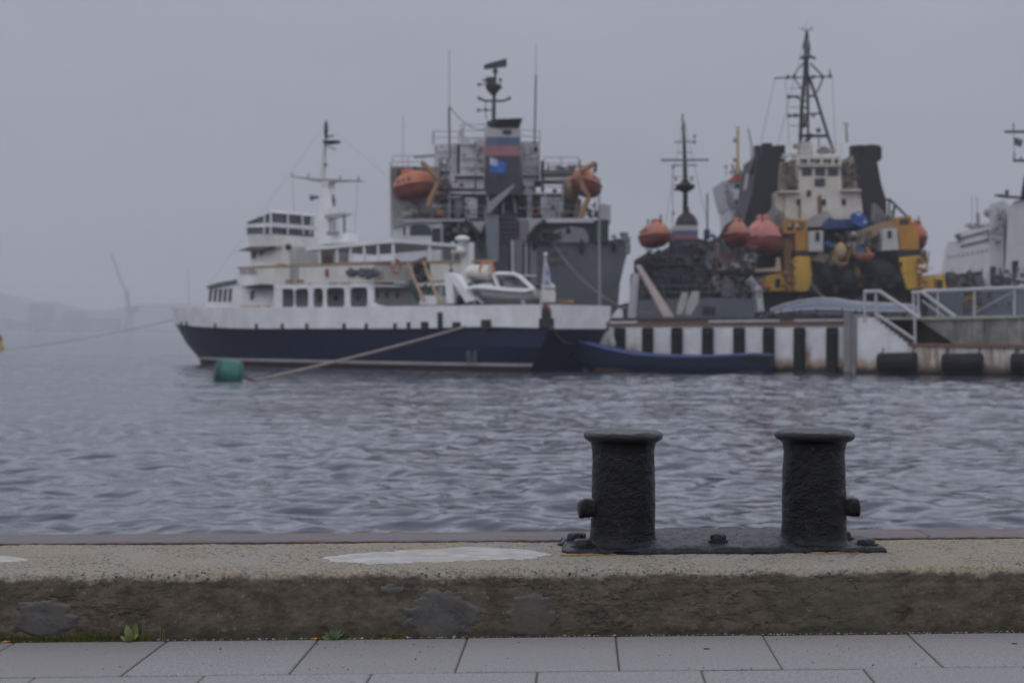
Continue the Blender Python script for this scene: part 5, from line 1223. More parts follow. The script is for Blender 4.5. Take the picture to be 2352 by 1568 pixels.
# ---------------------------------------------------------------- lifeboats
def lifeboat(c, L, W, H, rz, tilt, label, up=REDO, low=REDD, cupola=True):
    c = Vector(c); t_ = thing('lifeboat', c, label, 'lifeboat', 'orange and red lifeboats hanging in davits')
    ex = Vector((math.cos(rz) * math.cos(tilt), math.sin(rz) * math.cos(tilt), math.sin(tilt))); ey = Vector((-math.sin(rz), math.cos(rz), 0)); ez = ex.cross(ey)
    if ez.z < 0: ez = -ez
    def prof2(a0, a1, kz, n=12, m=22, off=0.0):
        rings = []
        for i in range(m + 1):
            u = -1 + 2 * i / m; s = max(.03, (1 - abs(u) ** 2.6)) ** .55; ring_ = []
            for k in range(n + 1):
                a = a0 + (a1 - a0) * k / n; cy, cz = math.cos(a), math.sin(a)
                ring_.append(c + ex * (u * L / 2) + ey * (abs(cy) ** .8 * (1 if cy > 0 else -1) * (W / 2 * s + off) * (1 - .3 * max(0, cz))) + ez * (abs(cz) ** .8 * (1 if cz > 0 else -1) * (kz * s ** .7 + off)))
            rings.append(ring_)
        return rings
    MB().loft(prof2(0, math.pi, H * .52)).build('canopy', up, t_, smooth=50)
    MB().loft(prof2(math.pi, 2 * math.pi, H * .48)).build('hull', low, t_, smooth=50)
    mb = MB(); q = prof2(0, math.pi, .02, 2, 22, .03); mb.tube([r[0] for r in q], W * .03, 6); mb.tube([r[2] for r in q], W * .03, 6); mb.build('rubbing_band', paint('band_dull_red', (.17, .05, .04)), t_)
    if cupola:
        cc = c + ez * H * .5 - ex * L * .12; MB().loft([[cc + ex * (L * .09 * k * sx) + ey * (W * .17 * k * sy) + ez * z for sx, sy in ((-1, -1), (1, -1), (1, 1), (-1, 1))] for z, k in ((-H * .12, 1.1), (H * .08, 1.0), (H * .14, .7))]).build('cupola', up, t_)
    mb = MB()
    for u in (-.3, 0, .3):
        for sg in (-1, 1): mb.cube(c + ex * (u * L / 2) + ey * (sg * W * .45) + ez * H * .18, L * .05, W * .05, H * .07, rz)
    mb.build('window', GLASS, t_)
    mb = MB()
    for u in (-.72, .72): mb.tube([c + ex * (u * L / 2) + ez * H * .2, c + ex * (u * L / 2) + ez * H * .75], .06, 6)
    mb.build('lifting_hook', DARK, t_); return t_
def davit(fr, pts, w_, root, mat=TAN, v=1.5, nm='davit'):
    mb = MB(); mb.line(fr, [(q[0], q[1], v) for q in pts], w_, 8); mb.line(fr, [(q[0] + 6, q[1] + 4, v - 3) for q in pts], w_ * .8, 8); return mb.each(nm, mat, root, smooth=35)
GF.Z = Z3
lifeboat(GF.p(358, 1215, 0), 3.5, 2.7, 2.3, -.6, .14, 'red orange enclosed lifeboat at the left side of the large grey ship')
davit(GF, [(445, 1000), (520, 1080), (585, 1160), (555, 1240), (515, 1320), (492, 1400)], .42, B, v=1.9)
mb = MB(); mb.line(GF, [(345, 1340, -1), (400, 1400, -1), (430, 1490, -1)], .3); mb.line(GF, [(560, 1290, -1.4), (590, 1390, -1.4)], .3); mb.build('davit_foot', paint('davit_shadow_brown', (.13, .08, .05)), B)
lifeboat(GF.p(1950, 1190, 0), 4.2, 1.9, 2.1, 1.15, -.1, 'red orange enclosed lifeboat at the right side of the large grey ship')
part('boat_cover', paint('tan_cover', (.24, .15, .11)), B, lambda mb: mb.ball(GF.p(1815, 1225, -1.2), .75, 1.2, .95), True)
davit(GF, [(2020, 1005), (1890, 1075), (1880, 1130), (1920, 1230), (1972, 1310), (1930, 1400), (1900, 1500)], .44, B, v=1.9)
mb = MB(); mb.line(GF, [(1885, 1330, -.5), (1850, 1500, -.5)], .45); mb.build('davit_foot', paint('davit_shadow_brown', (.13, .08, .05)), B)
mb = MB(); mb.line(GF, [(2010, 990, 1.6), (2040, 1000, 1.6), (2035, 1080, 1.6)], .18); mb.line(GF, [(430, 990, 1.6), (460, 1030, 1.6)], .25); mb.build('davit_head', DARK, B)
ring(GF, 1480, 1443, -1.9, .28, 'orange life ring on the dark gallery of the large grey ship')
ring(GF, 415, 1490, -1.2, .22, 'small orange ring low beside the white canisters on the large grey ship')
ropeobj([GF.p(1700, 1520, 0) if 0 else HF.p(1270, 557, .7), HF.p(1500, 722, 34)], .06, paint('brown_rope', (.14, .11, .11), .9), 'brown mooring rope slanting from the large grey stern down to the pier', 1.2)

# ---------------------------------------------------------------- small dark grey tug
CF_ = Fr(0, 97); CF_.Z = Z6; CM = Fr(0, 97); CM.Z = Z5
TG = thing('grey_tug', (16, 104, 0), 'small dark grey tug with slim black mast and tricolour funnel band behind the pier', 'ship')
TGR = paint('tug_dark_grey', (.045, .048, .058), .6, .15, .35); TGL = paint('tug_hull_grey', (.095, .105, .125), .5, .1, .3)
part('hull', TGL, TG, P(CF_, [(175, 830), (520, 815), (880, 810), (1250, 820), (1240, 1050), (180, 1050)], 0, 28))
part('stern_post', GI, TG, P(CF_, [(165, 470), (250, 450), (250, 840), (165, 840)], -1, 3))
part('aft_bulkhead', TGR, TG, BX(CF_, 225, 560, 830, 840, -2, 12)); part('deckhouse', TGR, TG, P(CF_, [(240, 400), (520, 390), (520, 300), (720, 260), (860, 300), (860, 600), (240, 600)], -4, 10)); part('boat_deck', TGR, TG, BX(CF_, 820, 548, 1260, 590, -1, 10))
for x in (1155, 1060, 850, 700, 560): part('stanchion', TGR, TG, BX(CF_, x, 580, x + 18, 830, -1, .5))
part('recess', GI, TG, BX(CF_, 840, 590, 1250, 830, -3, 1)); part('recess', GI, TG, BX(CF_, 540, 600, 720, 790, -1.8, .3)); part('recess', GI, TG, BX(CF_, 760, 890, 880, 970, .05, .3))
for x0, y0, x1, y1, m_ in ((290, 470, 340, 530, GI), (390, 455, 440, 515, GI), (600, 400, 680, 470, TGL), (590, 480, 690, 540, TGL), (460, 330, 540, 400, TGL), (270, 640, 420, 820, TGR), (440, 620, 530, 820, GI), (790, 340, 870, 540, LAV), (930, 640, 1050, 800, LAV)):
    part('panel', m_, TG, BX(CF_, x0, y0, x1, y1, -1.7 if y0 > 600 else -3.8, .4))
for k, (x0, y0, x1, y1, v, n, c) in enumerate(((220, 380, 560, 600, -3.6, 90, (.08, .08, .09)), (560, 290, 880, 560, -3.6, 90, (.10, .095, .10)), (860, 330, 1250, 550, -2, 80, (.16, .15, .14)), (240, 600, 850, 830, -1.6, 90, (.055, .055, .065)), (860, 600, 1300, 820, -1.5, 60, (.17, .16, .16)), (900, 360, 1200, 540, -1.5, 16, (.42, .40, .37)))):
    mb = MB(); mb.gear(CF_, x0, y0, x1, y1, v, v + 1.6, n, 100 + k, .6); mb.build('deck_gear', paint('tug_gear_%s' % 'abcdef'[k], c, .7, .3), TG)
part('red_hose_box', paint('hose_red', (.17, .03, .04)), TG, BX(CF_, 870, 430, 915, 520, -1.2, .6)); part('blue_cover', paint('cover_blue', (.08, .16, .34)), TG, BX(CF_, 885, 725, 945, 765, -.8, .6)); part('blue_vent', paint('vent_blue', (.02, .035, .09)), TG, BX(CF_, 790, 178, 832, 270, -2, 1))
part('orange_buoy', ORB, TG, lambda mb: (mb.ball(CF_.p(708, 630, -1.2), .16), mb.ball(CF_.p(905, 635, -1.2), .16)), True)
# funnel top with flag bands
for nm, y0, y1, c in (('funnel_white_band', 142, 188, (.40, .38, .38)), ('funnel_blue_band', 188, 226, (.055, .09, .20)), ('funnel_red_band', 226, 268, (.24, .10, .12)), ('funnel_base', 268, 420, (.04, .04, .05))):
    k = 12 if y0 < 190 else 0
    part(nm, paint('tug_' + nm, c), TG, P(CF_, [(510 + k * .3, y0), (718, y0), (722, y1), (506, y1)], -2.5, 4))
mb = MB(); ctr = CF_.p(615, 142, -4.5); mb.lathe(ctr, [(.82, 0), (.80, .2), (.66, .55), (.42, .8), (.2, .95), (.16, 1.3)], 18); mb.build('funnel_dome', paint('soot_dome', (.022, .021, .025)), TG, smooth=True)
mb = MB(); mb.tube([CM.p(818, 1400, -4.5), CM.p(820, 1030, -4.5), CM.p(815, 760, -4.5), CM.p(803, 420, -4.5), CM.p(795, 230, -4.5)], [.20, .18, .15, .12, .10], 8); mb.build('mast', BLACK, TG)
mb = MB(); mb.lathe(CM.p(818, 1100, -4.5), [(.16, 0), (.5, .2), (.68, .35), (.7, .52), (.36, .68), (.2, .95)], 14); mb.line(CM, [(680, 1060), (905, 1055)], .2, v=-4.5); mb.build('mast_platform', BLACK, TG)
mb = MB()
for x0, x1, y, w_ in ((510, 1110, 692, .16), (650, 965, 757, .1), (680, 955, 463, .1), (730, 900, 600, .06)): mb.line(CM, [(x0, y), (x1, y - 3)], w_, v=-4.4)
for x, y in ((665, 780), (935, 400), (935, 470), (795, 290), (800, 360), (670, 1360), (900, 930), (700, 930)): mb.line(CM, [(x, y - 26), (x, y + 22)], .16, v=-4.4)
mb.line(CM, [(805, 330), (770, 290), (800, 240), (775, 180), (790, 110)], .12, v=-4.4); mb.build('mast_arms', paint('arm_grey', (.12, .12, .13)), TG)
mb = MB()
for x, y in ((660, 780), (1095, 1110), (660, 1350)): mb.line(CM, [(x, y), (x, 1560)], .05, v=-5)
mb.line(CM, [(1095, 1110), (1095, 1560)], .16, v=-5); mb.line(CM, [(650, 900), (935, 900)], .04, v=-4.4); mb.line(CM, [(650, 1000), (935, 1000)], .04, v=-4.4); mb.line(CM, [(795, 150), (560, 1560)], .03, v=-4.6); mb.line(CM, [(795, 150), (1100, 1500)], .03, v=-4.6); mb.build('rigging', paint('rig_grey', (.2, .2, .22)), TG)
lifeboat(CF_.p(315, 240, 0), 5.5, 1.72 * 97 / 97, 1.75, R(97), 0, 'orange and red lifeboat seen end on at the left side of the small grey tug', ORB, REDD, True)
lifeboat(CF_.p(1070, 235, 0), 5.5, 1.6, 1.75, R(88), 0, 'orange and red lifeboat seen end on at the right side of the small grey tug', ORB, REDD, True)
davit(CF_, [(345, 100), (420, 180), (470, 300), (480, 400)], .25, TG, TGR, .6); davit(CF_, [(1040, 110), (980, 150), (930, 240), (900, 300)], .25, TG, TGR, .6)
mb = MB(); mb.line(CF_, [(840, 225, .5), (960, 320, .5), (1010, 400, .5)], .3); mb.line(CF_, [(790, 470, .3), (830, 540, .3)], .3); mb.build('crane_arm', paint('arm_blue_grey', (.11, .13, .17)), TG)
mb = MB(); mb.rail(CF_, [(240, 560), (830, 560)], -1.9, 1.0, .03); mb.rail(CF_, [(840, 548), (1250, 548)], -.9, 1.0, .03); mb.rail(CF_, [(200, 820), (1240, 815)], -.1, .9, .03); mb.build('guard_rail', paint('tug_rail', (.13, .13, .14)), TG)
part('white_tank', paint('tank_white', (.45, .45, .46)), TG, lambda mb: mb.tube([CF_.p(1180, 640, -.5), CF_.p(1260, 720, -.5), CF_.p(1285, 940, -.5)], .35, 8)); part('tan_beam', paint('beam_tan', (.36, .28, .19)), TG, P(CF_, [(1250, 545), (1440, 530), (1455, 435), (1475, 440), (1490, 550), (1470, 565), (1250, 570)], -.5, .5))

# ---------------------------------------------------------------- black and yellow salvage tug
DF = Fr(0, 106); DF.Z = Z8; DM = Fr(0, 106); DM.Z = Z7
ST = thing('salvage_tug', (31, 115, 0), 'big salvage tug with two slanted black funnels, cream bridge tower and yellow stern posts', 'ship')
SBK = paint('salvage_black', (.022, .021, .025), .6, .05, .3); SYE = paint('salvage_yellow', (.58, .34, .045), .5, .25, .3); SOR = paint('salvage_orange', (.42, .20, .03), .5, .3, .3); SCR = paint('salvage_cream', (.56, .52, .46), .55, .42, .3); SCD = paint('salvage_stained', (.27, .235, .20), .7, .5, .4)
part('hull', SBK, ST, P(DF, [(430, 1345), (820, 1330), (1380, 1330), (1960, 1310), (2140, 1330), (2160, 1420), (2120, 1640), (430, 1640)], 0, 50))
part('hull_blue_side', paint('side_blue_grey', (.10, .12, .15)), ST, P(DF, [(1990, 1350), (2500, 1330), (2500, 1600), (1990, 1600)], -4, 40))
# funnels
part('funnel', SBK, ST, P(DF, [(400, -60), (630, -55), (640, 80), (600, 330), (570, 480), (470, 560), (240, 760), (230, 700), (330, 330), (372, 60)], -5, 7))
part('funnel', SBK, ST, P(DF, [(1375, -60), (1605, -50), (1660, 250), (1712, 420), (1720, 700), (1500, 720), (1470, 560), (1430, 330), (1385, 60)], -5, 7))
mb = MB(); rr_ = random.Random(1)
for x0 in (395, 1385):
    for i in range(14): x = x0 + i * 17; mb.cube(DF.p(x, -62 - rr_.uniform(0, 22) * (1 if 3 < i < 11 else .2), -6 - rr_.uniform(0, 4)), .7, .8, rr_.uniform(.8, 1.4))
mb.poly(DF, [(375, -70), (395, -65), (400, 20), (350, 110), (305, 125)], -6, 1.5); mb.build('funnel_crown', SBK, ST)
part('funnel_side_plate', paint('pale_side_plate', (.36, .36, .34)), ST, P(DF, [(355, 70), (400, 40), (385, 130), (330, 220), (270, 300), (300, 120)], -8, 1.5))
# bridge tower
part('bridge_tower', SCR, ST, P(DF, [(805, 0), (1235, 0), (1255, 300), (1440, 320), (1475, 600), (1480, 690), (670, 690), (670, 330), (820, 310)], -3, 10))
part('bridge_side', SCD, ST, P(DF, [(620, 20), (810, 10), (820, 320), (640, 330), (600, 300)], -4.5, 8)); part('bridge_side', SCD, ST, P(DF, [(1240, 10), (1370, -50), (1420, 320), (1255, 310)], -4.5, 8))
mb = MB(); mb.gear(DF, 640, 40, 800, 310, -4.2, -3.6, 24, 31, .6); mb.gear(DF, 1260, 40, 1400, 310, -4.2, -3.6, 26, 32, .6); mb.build('bridge_gear', paint('gear_umber', (.09, .075, .065), .7, .4), ST)
for x0, x1 in ((845, 945), (980, 1080), (1112, 1218)):
    part('upper_window', glass('grey_glass', (.09, .095, .105)), ST, BX(DF, x0, -5, x1, 30, -2.9, .2)); part('bridge_window', GLASS, ST, BX(DF, x0, 85, x1, 160, -2.9, .2))
part('bridge_window', GLASS, ST, BX(DF, 975, 190, 1080, 268, -2.9, .2))
part('bridge_ledge', paint('ledge_white', (.6, .57, .5)), ST, BX(DF, 795, -45, 1250, -10, -2.7, 6)); part('bridge_ledge', paint('ledge_pink', (.50, .42, .34)), ST, BX(DF, 800, 40, 1245, 70, -2.75, .5)); part('bridge_ledge', SCR, ST, BX(DF, 595, 316, 830, 332, -2.5, 4)); part('bridge_ledge', SCR, ST, BX(DF, 1250, 300, 1455, 320, -2.5, 4))
mb = MB()
for x in (805, 910, 1045, 1160, 1232): mb.line(DF, [(x, -45), (x, 60)], .22, v=-2.6)
mb.each('window_post', paint('ledge_white', (.6, .57, .5)), ST)
for x, y in ((810, 432), (1070, 432), (1275, 428), (915, 340)): part('porthole', GI, ST, lambda mb: mb.box(DF, x - 20, y - 30, x + 20, y + 32, -2.85, .2))
part('doorway_panel', paint('panel_cream', (.50, .44, .36)), ST, BX(DF, 575, 340, 680, 600, -3.2, 2)); part('rust_streak', RUST, ST, P(DF, [(1000, 380), (1040, 350), (1055, 600), (1010, 640)], -2.93, .1)); part('rust_streak', TAN, ST, BX(DF, 805, 470, 835, 600, -2.93, .1))
part('tarpaulin', paint('beige_canvas', (.30, .27, .26)), ST, P(DF, [(890, 620), (1010, 560), (1100, 520), (1160, 580), (1060, 690), (900, 690)], -1.6, 1)); part('blue_canvas', paint('dark_blue_canvas', (.025, .055, .16)), ST, P(DF, [(1055, 680), (1130, 590), (1200, 610), (1420, 600), (1460, 700), (1060, 705)], -.8, 2))
part('dark_gallery', GI, ST, BX(DF, 400, 690, 1980, 1010, -3.4, 6)); part('bow_gallery', GI, ST, P(DF, [(560, 560), (400, 660), (250, 760), (250, 1190), (700, 1190), (700, 690), (680, 560)], -5, 4)); part('grey_screen', paint('screen_grey', (.20, .19, .19), .7, .2), ST, P(DF, [(400, 650), (560, 480), (670, 560), (670, 700), (420, 680)], -2.2, .6)); part('grey_screen', paint('screen_grey', (.20, .19, .19), .7, .2), ST, P(DF, [(1570, 450), (1590, 440), (1780, 620), (1700, 650), (1560, 650)], -3, .5))
# blue bundle with white logo shape
bbx = part('blue_bundle', paint('bundle_blue', (.035, .10, .34), .8), ST, lambda mb: (mb.ball(DF.p(1425, 600, .2), .42, .5, .5), mb.poly(DF, [(1370, 550), (1430, 525), (1520, 600), (1525, 650), (1470, 695), (1380, 650)], .6, 1.0)))
part('bundle_patch', paint('bundle_white', (.45, .48, .58)), ST, lambda mb: (mb.ball(DF.p(1490, 640, .7), .1, .08, .14), mb.ball(DF.p(1425, 560, .7), .2, .08, .1)))
# yellow stern posts and beams
part('yellow_post', SYE, ST, P(DF, [(760, 1010), (800, 990), (925, 990), (950, 1240), (900, 1345), (760, 1350)], 1.5, 2.2)); part('yellow_post', SYE, ST, P(DF, [(1840, 1000), (2035, 980), (2040, 1180), (2030, 1320), (1930, 1330), (1880, 1200)], 1.5, 2.2))
part('crane_base', SOR, ST, P(DF, [(775, 730), (905, 730), (905, 930), (780, 945)], 1.2, 1.5)); part('crane_base', SOR, ST, P(DF, [(1830, 680), (1990, 660), (2040, 720), (2050, 920), (1850, 930)], 1.2, 1.5)); part('crane_cab', SOR, ST, P(DF, [(1820, 590), (1960, 570), (2000, 700), (1800, 700)], .9, 2)); part('crane_frame', SOR, ST, lambda mb: (mb.box(DF, 665, 615, 895, 640, 1.2, 1), mb.box(DF, 665, 615, 690, 740, 1.2, 1), mb.box(DF, 870, 615, 898, 740, 1.2, 1), mb.box(DF, 665, 725, 895, 750, 1.2, 1), mb.box(DF, 760, 610, 785, 740, 1.2, 1)))
part('cab_glass', GLASS, ST, P(DF, [(1850, 610), (1935, 600), (1945, 665), (1845, 670)], 1.0, .2)); part('cab_glass', paint('brown_panes', (.16, .11, .07)), ST, BX(DF, 820, 645, 868, 720, 1.1, .2))
part('jib', paint('jib_tan', (.27, .19, .11), .6, .2), ST, P(DF, [(1380, 770), (1440, 720), (1700, 630), (1760, 630), (1830, 680), (1660, 770), (1500, 810), (1380, 790)], .8, 1.5)); mb = MB(); mb.line(DF, [(1740, 420, -2), (1740, 640, -2)], .16); mb.line(DF, [(1690, 400, -2), (1750, 410, -2), (1920, 580, -2)], .2); mb.line(DF, [(1800, 460, -2), (1760, 640, -2)], .2); mb.line(DF, [(1690, 400, -2), (1700, 520, -2)], .2); mb.build('crane_struts', DARK, ST)
part('platform', GI, ST, BX(DF, 760, 930, 960, 1000, 1.4, 4)); part('platform', GI, ST, BX(DF, 1660, 920, 2080, 985, 1.4, 4)); part('white_cabin', paint('cabin_white', (.47, .46, .45), .5, .15), ST, P(DF, [(915, 730), (1060, 725), (1060, 935), (915, 940)], 1.6, 2)); part('white_cabin', paint('cabin_white', (.47, .46, .45), .5, .15), ST, P(DF, [(1680, 710), (1820, 700), (1840, 920), (1665, 930)], 1.8, 2)); part('cabin_window', GI, ST, BX(DF, 985, 740, 1025, 830, 1.7, .2)); part('cabin_window', GI, ST, BX(DF, 1728, 725, 1765, 800, 1.9, .2))
part('orange_column', paint('column_orange_rust', (.27, .14, .06), .7, .5), ST, BX(DF, 660, 800, 760, 1180, .6, 1.2)); part('orange_column', SOR, ST, P(DF, [(1380, 1050), (1425, 1050), (1470, 1300), (1430, 1310)], 1.4, .4))
# black winch masses
mb = MB(); mb.lathe(DF.p(1180, 1210, 0), [(0, -5), (4.2, -5), (4.6, -3), (4.6, 3), (4.2, 4), (0, 4)], 18, (1, 0, 0)) if 0 else mb.poly(DF, [(950, 1090), (1010, 1030), (1130, 1060), (1160, 1110), (1320, 1110), (1420, 1130), (1440, 1320), (960, 1330), (940, 1180)], .8, 5); mb.build('black_cover', SBK, ST)
part('black_cover', paint('cover_black_soft', (.02, .02, .024), .8), ST, P(DF, [(1430, 1060), (1520, 1010), (1650, 1000), (1800, 1080), (1880, 1200), (1930, 1340), (1450, 1330)], .9, 5)); mb = MB(); mb.ball(DF.p(1080, 1180, .2), 1.1, 1.4, 1.25); mb.ball(DF.p(1300, 1230, .2), 1.2, 1.4, 1.1); mb.ball(DF.p(1640, 1160, .2), 1.5, 1.4, 1.3); mb.ball(DF.p(1800, 1240, .1), .9, 1.4, 1.0); mb.build('winch_drum', paint('winch_black', (.026, .025, .028), .6), ST, smooth=True)
mb = MB(); mb.ball(DF.p(1242, 940, 1.4), .46, .35, .66); mb.poly(DF, [(1190, 900), (1225, 860), (1260, 860), (1300, 900), (1280, 1010), (1200, 1010)], 1.5, .6); mb.line(DF, [(1150, 940, 1.5), (1180, 1060, 1.5), (1300, 1060, 1.5), (1350, 900, 1.5)], .16); mb.build('yellow_block', paint('block_yellow', (.40, .27, .10), .6, .2), ST, smooth=40); part('block_eye', paint('eye_grey', (.25, .27, .30)), ST, lambda mb: mb.lathe(DF.p(1240, 943, 2.1), [(0, -.1), (.2, 0), (.2, .1), (0, .1)], 16, (0, -1, 0)))
part('dark_wheel', paint('wheel_brown', (.07, .05, .04)), ST, lambda mb: mb.lathe(DF.p(2095, 985, 1.6), [(0, -.2), (.42, -.17), (.46, 0), (.42, .17), (0, .2)], 18, (.9, -.4, 0)), 35)
# small orange and blue boat slung in the middle
wb = thing('work_boat', DF.p(1480, 990, 2.4), 'little orange work boat with blue cover hanging over the black winches', 'boat')
mb = MB(); rings = []
for i in range(13):
    u = -1 + i / 6; s = max(.05, 1 - abs(u) ** 2.4) ** .6; c = DF.p(1482 + u * 95, 975 - 6 * u * u, 2.4); rings.append([c + Vector((0, .6 * s * math.cos(a), .0 - .5 * s ** .5 * math.sin(a))) for a in [math.pi * k / 10 for k in range(11)]])
mb.loft(rings); mb.build('boat_hull', ORB, wb, smooth=50); MB().tube([r[10] for r in rings], .09, 6).build('gunwale', ORB, wb); MB().poly(DF, [(1385, 905), (1480, 895), (1500, 968), (1390, 970)], 2.6, .8).build('blue_cover', paint('boat_cover_blue', (.04, .08, .19)), wb)
MB().line(DF, [(1380, 900, 2.5), (1380, 970, 2.5)], .15).build('sling', SOR, wb)
mb = MB(); mb.poly(DF, [(1500, 900), (1520, 890), (1575, 985), (1550, 1000)], 2.2, .3); mb.build('slanting_davit', paint('davit_salmon', (.40, .22, .12)), wb)
mb = MB(); mb.tube([DF.p(1350, 760, .6), DF.p(1480, 790, .6)], .2, 8); mb.tube([DF.p(1310, 880, .8), DF.p(1480, 850, .8)], .16, 8); mb.build('steel_pipe', paint('pipe_pale', (.34, .36, .40)), ST, smooth=35); mb = MB(); mb.tube([DF.p(1070, 860, .5), DF.p(1180, 910, .5)], .25, 8); mb.build('blue_canvas', paint('dark_blue_canvas', (.025, .055, .16)), ST, smooth=35)
for k, (x0, y0, x1, y1, v, n, c, bg_) in enumerate(((670, 760, 1900, 1010, -1.5, 150, (.09, .08, .075), .7), (400, 850, 760, 1200, -2, 110, (.09, .08, .075), .8), (940, 1000, 1900, 1340, 1.2, 60, (.03, .03, .034), .9), (660, 1020, 780, 1340, 2.0, 40, (.25, .15, .06), .5), (2020, 980, 2140, 1340, 1.4, 40, (.34, .20, .07), .6), (560, 520, 700, 760, -2.2, 24, (.22, .2, .18), .6), (1000, 980, 1200, 1040, 1.2, 24, (.25, .20, .16), .5), (1340, 740, 1700, 920, .5, 46, (.2, .18, .15), .6), (1560, 560, 1820, 700, -2.5, 26, (.12, .11, .11), .6))):
    mb = MB(); mb.gear(DF, x0, y0, x1, y1, v, v + 1.2, n, 200 + k, bg_); mb.build('deck_gear', paint('salvage_gear_%s' % 'abcdefghi'[k], c, .7, .5), ST)
# quarter posts at left and right, low yellow bollards
for x0, lst in ((450, [(470, 1190), (560, 1170), (640, 1160), (690, 1340), (460, 1350)]), (0, [(2070, 1190), (2200, 1180), (2210, 1340), (2070, 1340)]), (0, [(2220, 1210), (2300, 1160), (2330, 1340), (2230, 1340)])):
    part('yellow_chock', SYE, ST, P(DF, lst, 1.0, 1.0))
part('yellow_rail', SOR, ST, BX(DF, 680, 1190, 800, 1350, .8, .6)); part('chock_hole', GI, ST, BX(DF, 570, 1220, 620, 1310, 1.05, .2)); part('chock_hole', GI, ST, BX(DF, 2235, 1230, 2290, 1320, 1.05, .2)); part('orange_float', ORB, ST, lambda mb: mb.ball(DF.p(480, 1310, 1.4), .28), True)
part('red_stripe', paint('stripe_red', (.17, .02, .02)), ST, BX(DF, 800, 1395, 860, 1450, .1, .3)); mb = MB()
rr_ = random.Random(4)
for i in range(15):
    x = 1375 + i * 29; mb.box(DF, x, 1430 + i * 1.6, x + 7, 1460 + i * 1.6, .1, .1); mb.box(DF, x + 5, 1430 + i * 1.6 + (0 if i % 2 else 20), x + 18, 1438 + i * 1.6 + (0 if i % 2 else 20), .1, .1)
mb.build('stern_marks', paint('marks_yellow', (.34, .22, .06)), ST)
part('red_post', paint('stripe_red', (.17, .02, .02)), ST, BX(DF, 1972, 1380, 1995, 1560, .2, .3))
# mast of the salvage tug
mb = MB()
def ml(pts, w_, v=-4): mb.line(DM, pts, w_, 6, v)
ml([(785, 1390), (800, 900), (832, 600), (840, 330), (850, 200)], .32); ml([(862, 1240), (862, 700), (855, 400)], .24); ml([(1110, 1330), (1060, 1190), (940, 800), (870, 600)], .26); ml([(850, 420), (852, 180)], .32, -4.2); ml([(850, 200), (850, 150)], .2)
ml([(770, 1185), (1060, 1185)], .26); ml([(830, 1260), (900, 1170)], .35)
mb.build('mast', paint('mast_black', (.03, .028, .036)), ST)
mb = MB()
ml([(535, 620), (1100, 603)], .13); ml([(815, 475), (715, 600), (820, 760)], .15); ml([(885, 475), (1015, 610), (950, 760)], .15)
ml([(665, 803), (780, 800)], .2); ml([(745, 800), (820, 870)], .12); ml([(860, 795), (930, 795)], .2); ml([(665, 988), (780, 985)], .2); ml([(870, 970), (985, 965)], .16); ml([(800, 980), (860, 980)], .15); ml([(680, 720), (830, 720)], .05); ml([(680, 905), (830, 905)], .05); ml([(690, 1085), (800, 1085)], .06)
for x, y in ((665, 610), (915, 608), (1080, 600), (672, 803), (672, 988), (915, 985), (730, 610), (1000, 608), (740, 985)): ml([(x, y - 20), (x, y + 20)], .2)
ml([(790, 430), (850, 390), (935, 430)], .24); ml([(820, 330), (830, 270)], .25); ml([(880, 340), (875, 280)], .15); ml([(780, 130), (850, 160), (920, 130)], .06); ml([(810, 110), (830, 160)], .05); ml([(900, 110), (880, 160)], .05); ml([(970, 1190), (968, 1290)], .1); ml([(1075, 530), (1080, 600)], .1)
for i in range(9): ml([(800 + i * 3, 1000 - i * 70), (862, 960 - i * 70)], .09); ml([(862, 1000 - i * 60), (806 + i * 3, 940 - i * 60)], .07)
mb.build('mast_arms', paint('mast_arm_grey', (.06, .058, .068)), ST)
mb = MB(); mb.ball(DM.p(850, 405, -4), .34, .3, .26); mb.ball(DM.p(965, 1130, -4), .2); mb.ball(DM.p(825, 1045, -4), .24, .3, .5); mb.ball(DM.p(855, 330, -4), .24, .3, .8); mb.lathe(DM.p(1010, 1360, -4), [(0, 0), (.5, .05), (.52, .3), (.3, .5), (0, .55)], 14); mb.build('radar_drum', paint('drum_slate', (.09, .09, .115)), ST, smooth=True)
mb = MB(); mb.ball(DM.p(740, 1285, -3.6), .22); mb.ball(DM.p(865, 1070, -3.6), .13); mb.ball(DM.p(865, 1135, -3.6), .13); mb.ball(DM.p(1105, 1330, -3.6), .25); mb.build('mast_lamp', paint('lamp_ochre', (.26, .20, .12)), ST, smooth=True)
part('mast_base', paint('mast_base_pale', (.42, .40, .40)), ST, P(DM, [(790, 1230), (900, 1250), (920, 1400), (770, 1400)], -3.8, 1)); mb = MB(); mb.line(DM, [(1245, 1250), (1235, 1060)], .22, v=-5); mb.line(DM, [(1195, 1065), (1270, 1065)], .1, v=-5); mb.build('exhaust_pipe', paint('pipe_salmon', (.34, .28, .22)), ST)
mb = MB(); mb.gear(DM, 610, 1370, 780, 1400, -5, -4, 12, 1, .5); mb.rail(DM, [(760, 1395), (1190, 1390)], -3, .9, .035); mb.build('roof_rail', SCR, ST)
mb = MB()
for a, b in (((540, 620), (400, 1260)), ((850, 150), (560, 1300)), ((1100, 610), (1130, 1300)), ((640, 620), (680, 1300)), ((850, 60), (850, 160))): mb.line(DM, [a, b], .035, 4, -5)
mb.build('stays', paint('stay_grey', (.14, .14, .17)), ST)
lifeboat(DF.p(445, 805, 1.6), 4.6, 2.75, 2.6, R(78), 0, 'largest pale red lifeboat in front of the left black funnel of the salvage tug', paint('faded_red', (.46, .16, .14), .5, .0, .3), paint('dark_faded_red', (.26, .06, .06), .6), True)
part('boat_cradle', GI, ST, P(DF, [(240, 930), (640, 930), (660, 1190), (300, 1190)], -.4, 2)); lifeboat(DF.p(2020, 800, -1.5), 4.0, 1.5, 2.0, R(80), 0, 'red orange lifeboat half hidden behind the right yellow crane of the salvage tug')
